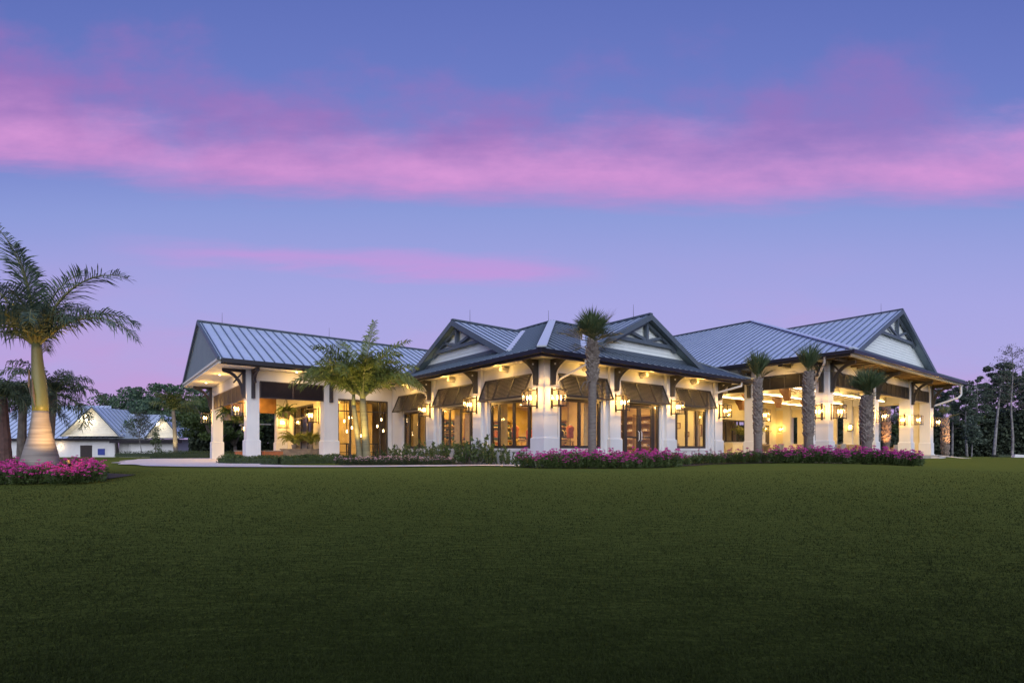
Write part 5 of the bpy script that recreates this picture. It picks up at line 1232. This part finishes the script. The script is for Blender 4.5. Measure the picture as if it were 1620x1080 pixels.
# ================================================================ trees
def clump_cloud(mb, c_, r, n, size, flat=.7, mi=0):
    for i in range(n):
        v = rvec(); v = v.normalized() * (v.length ** .5); p = c_ + Vector((v.x * r, v.y * r, v.z * r * flat)); leaf(mb, p, size * random.uniform(.6, 1.3), None, .6, mi)
def limb(mb, a, b, r0, r1, bend=.15):
    a = Vector(a); b = Vector(b); L_ = (b - a).length; n = 5; pts = []
    k = rvec(bend * L_)
    for i in range(n + 1): t = i / n; pts.append(a.lerp(b, t) + k * sin(pi * t) * .6)
    mb.tube(pts, [r0 + (r1 - r0) * i / n for i in range(n + 1)], 7)
def make_broad(seed, H=10., W_=6., nc=46, nl=150, ls=.34, lm=None, th=.28):
    def f():
        random.seed(seed); t = thing('broadleaf_tree', 'x', 'tree'); tr = MB(); cr = MB(); fork = Vector((0, 0, H * th)); limb(tr, (0, 0, 0), fork, H * .032, H * .024, .05)
        tops = []
        for i in range(9):
            a = i * 2.4; e = Vector((cos(a) * W_ * random.uniform(.25, .62), sin(a) * W_ * random.uniform(.25, .62), H * random.uniform(.5, .86))); limb(tr, fork, e, H * .016, H * .004); tops.append(e)
        tr.build('trunk', bark, t, True)
        for i in range(nc):
            b = random.choice(tops); c_ = b + Vector((random.uniform(-1, 1) * W_ * .42, random.uniform(-1, 1) * W_ * .42, random.uniform(-.26, .16) * H)); c_.z = min(c_.z, H * (1 - .05 * (c_.x ** 2 + c_.y ** 2) / W_ ** 2)); clump_cloud(cr, c_, random.uniform(.10, .2) * W_, nl, ls)
        cr.build('crown', lm or oakleaf, t); return t
    return f
pineleaf = mat('pine_needles', (.060, .10, .062), .6, col2=(.16, .20, .14), island=True, transl=.2)
def make_pine(seed, H=13., lm=None, bk=None, lo=.55, dens=1.0, W_=2.2):
    def f():
        random.seed(seed); t = thing('pine_tree', 'x', 'tree'); lb_ = MB(); tr = MB(); cr = MB(); top = Vector((random.uniform(-.4, .4), 0, H)); n = 10; k = rvec(.35); pts = [Vector((0, 0, 0)).lerp(top, i / n) + k * sin(pi * i / n) for i in range(n + 1)]
        tr.tube(pts, [H * .0135 * (1.15 - i / n * .85) for i in range(n + 1)], 8)
        m_ = int(17)
        for i in range(m_):
            f_ = lo + (1 - lo) * i / m_; q = f_ * n; b = pts[min(n - 1, int(q))].lerp(pts[min(n, int(q) + 1)], q - int(q)); a = i * 2.4 + random.random(); l_ = W_ * (1.15 - .75 * (f_ - lo) / (1 - lo)) * random.uniform(.5, 1.15); e = b + Vector((cos(a) * l_, sin(a) * l_, l_ * random.uniform(.05, .4))); limb(lb_, b, e, .045, .012, .2)
            for j in range(3):
                c_ = b.lerp(e, random.uniform(.55, 1.05)) + rvec(.35); clump_cloud(cr, c_, random.uniform(.35, .75), int(85 * dens), .28, .62)
        tr.build('trunk', bk or barkw, t, True); lb_.build('branches', bark, t, True); cr.build('crown', lm or pineleaf, t); return t
    return f
def make_bare(seed, H=9., W_=2.6):
    def f():
        random.seed(seed); t = thing('sparse_tree', 'x', 'tree'); lb_ = MB(); tr = MB(); cr = MB(); top = Vector((.2, 0, H)); n = 10; pts = [Vector((.1 * sin(i), 0, H * i / n)) for i in range(n + 1)]; tr.tube(pts, [H * .009 * (1.2 - i / n) for i in range(n + 1)], 6)
        for i in range(34):
            f_ = .42 + .56 * i / 34; b = Vector((.1 * sin(f_ * n), 0, H * f_)); a = i * 2.4; l_ = W_ * (1.2 - f_) * 1.5 * random.uniform(.6, 1.1); e = b + Vector((cos(a) * l_, sin(a) * l_, l_ * .35)); limb(lb_, b, e, .028, .008, .25)
            for j in range(7):
                s_ = b.lerp(e, random.uniform(.3, 1)); q = s_ + Vector((random.uniform(-.5, .5), random.uniform(-.5, .5), random.uniform(.0, .5))); lb_.tube([s_, q], [.012, .005], 3, False)
                for _ in range(6): leaf(cr, q + rvec(.25), .15)
        tr.build('trunk', barkw, t); lb_.build('branches', bark, t); cr.build('crown', leafd, t); return t
    return f
def tree(maker, key, px, Y, label, group, s_=1.0, rz=0.0, lean=0.0):
    x = (px - 810) / F * Y; o = place(maker, key, (x, Y, tz(x, Y) - .1), rz, label, group, s_)
    if lean: o.rotation_euler = (0, lean, rz)
    return o
# oak group behind the outbuilding and porch
tree(make_broad(1, 11, 7, 60, 170, .36), 'oak1', 222, 82, 'large dark rounded tree behind the right gable of the outbuilding', None, 1.08)
tree(make_broad(2, 10, 6.5, 55, 170, .36), 'oak2', 278, 78, 'dense tree between the outbuilding and the porch roof', None, 1.12)
tree(make_broad(2), 'oak2', 185, 90, 'lower tree peeping over the middle of the outbuilding roof', None, .84, 2)
tree(make_broad(3, 7.5, 5, 45, 150, .3, leafm, .2), 'oak3', 338, 56, 'gnarled green-lit tree left of the leftmost porch pillar', None, .9)
tree(make_broad(1), 'oak1', 350, 66, 'dark tree seen through the left porch opening', 'dark trees seen through the porch', .85, 1)
tree(make_broad(3), 'oak3', 372, 58, 'dark tree seen through the left porch opening', 'dark trees seen through the porch', .95, 3)
tree(make_broad(2), 'oak2', 415, 68, 'dark tree seen through the right porch opening', 'dark trees seen through the porch opening right of the pillar', .9, 4)
tree(make_broad(3), 'oak3', 352, 60, 'dark tree just behind the leftmost porch pillar', None, .9, 5)
tree(make_broad(3), 'oak3', 130, 120, 'small far tree over the outbuilding roof', None, 1.3, 5)
tree(make_bare(9, 4.6, 1.6), 'crape', 150 + 72, 52, 'bare thin young tree before the outbuilding', None, .95)
# right-hand wood
PT = [(1200, 84, 1.0, 0), (1228, 78, .9, 1), (1256, 80, .95, 2), (1288, 82, .9, 0), (1330, 78, .95, 1), (1358, 84, .9, 2), (1392, 76, .8, 0), (1418, 80, .85, 1), (1446, 78, .8, 2), (1470, 80, .78, 0), (1488, 82, .84, 1), (1506, 76, .86, 2), (1518, 79, .8, 0), (1530, 74, .76, 1), (1546, 80, .92, 2), (1558, 84, .84, 0), (1592, 82, 1.0, 1), (1612, 80, .92, 2), (1632, 78, 1.0, 0), (1650, 76, .9, 1), (1572, 88, .95, 2)]
for i, (px, Y, s_, k) in enumerate(PT):
    lb = 'tall pine in the dark wood seen through the terrace' if px < 1460 else 'pine with bare pale trunk in the wood right of the terrace'
    tree(make_pine(10 + k, 13.0, lo=(.42, .5, .38)[k], dens=(1.0, .8, 1.2)[k], W_=(2.4, 2.0, 2.8)[k]), 'pine%d' % k, px, Y, lb, 'pines seen through the terrace' if px < 1460 else 'pines right of the terrace', s_, i * 1.1)
tree(make_pine(33, 12.5, lo=.62, dens=1.1, W_=2.4), 'pinelean', 1572, 66, 'leaning pine with a white trunk and flat-topped crown at right', None, .95, 0, .10)
tree(make_bare(5, 12.0, 3.2), 'cypress', 1601, 46, 'slender sparse tree with a thin pale trunk at the right edge', None, .80)
tree(make_pine(34, 5.0, lo=.5, dens=.4, W_=1.0), 'pinethin', 1537, 68, 'short crooked white trunk among the pines at right', None, .9)
# second storey of broadleaf growth
for i, (px, Y, s_) in enumerate(((1215, 88, .8), (1262, 86, .75), (1310, 88, .8), (1350, 84, .75), (1395, 86, .75), (1438, 84, .7), (1478, 86, 0.85), (1520, 88, 0.8), (1562, 90, 0.8), (1606, 86, 1.02), (1645, 84, .8), (1700, 90, .8), (1240, 84, 1.0), (1285, 83, .8), (1332, 83, .85), (1372, 82, .8), (1415, 81, .8), (1458, 82, .8), (1499, 82, 0.8), (1541, 84, 0.75), (1583, 83, 0.90), (1625, 82, 1.09))):
    tree(make_broad(3), 'oak3', px, Y, 'dark bushy tree between the pines behind the terrace and lawn', 'bushy trees of the wood', s_ * 1.05, i)
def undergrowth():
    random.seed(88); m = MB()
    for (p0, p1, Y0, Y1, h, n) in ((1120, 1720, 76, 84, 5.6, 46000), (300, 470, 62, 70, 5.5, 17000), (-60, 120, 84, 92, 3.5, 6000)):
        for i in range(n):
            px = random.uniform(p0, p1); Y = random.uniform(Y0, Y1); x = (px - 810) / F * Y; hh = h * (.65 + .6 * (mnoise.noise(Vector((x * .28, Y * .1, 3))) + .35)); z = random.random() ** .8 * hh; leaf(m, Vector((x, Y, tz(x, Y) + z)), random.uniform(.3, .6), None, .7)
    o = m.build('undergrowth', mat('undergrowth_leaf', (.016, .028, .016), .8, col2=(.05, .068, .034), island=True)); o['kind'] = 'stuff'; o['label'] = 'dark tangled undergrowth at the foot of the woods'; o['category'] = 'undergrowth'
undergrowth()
# small evergreen by the outbuilding, white stone at right edge
def small_ever():
    x, y, z = at(246, 50); t = thing('young_evergreen', 'small upright young tree before the right gable of the outbuilding', 'tree', (x, y, z)); random.seed(4)
    m = MB(); m.tube([(0, 0, 0), (0, 0, 2.6)], [.05, .02], 6); m.build('trunk', bark, t); m = MB()
    for i in range(60): z_ = random.uniform(.5, 2.8); r = .7 * (1 - (z_ / 3.1)) + .08; a = random.random() * 6.28; clump_cloud(m, Vector((cos(a) * r * .6, sin(a) * r * .6, z_)), .2, 16, .12)
    m.build('crown', leafm, t)
small_ever()
x, y, z = at(1611, 42); t = thing('marker_stone', 'small white marker block on the grass at the right edge', 'marker', (x, y, tz(x, y) - .02)); m = MB(); m.prism([(-.45, 0), (.45, 0), (.36, .22), (-.36, .26)], lambda x_, z_: (x_, -.15, z_), lambda x_, z_: (x_, .15, z_)); m.build('block', white, t)
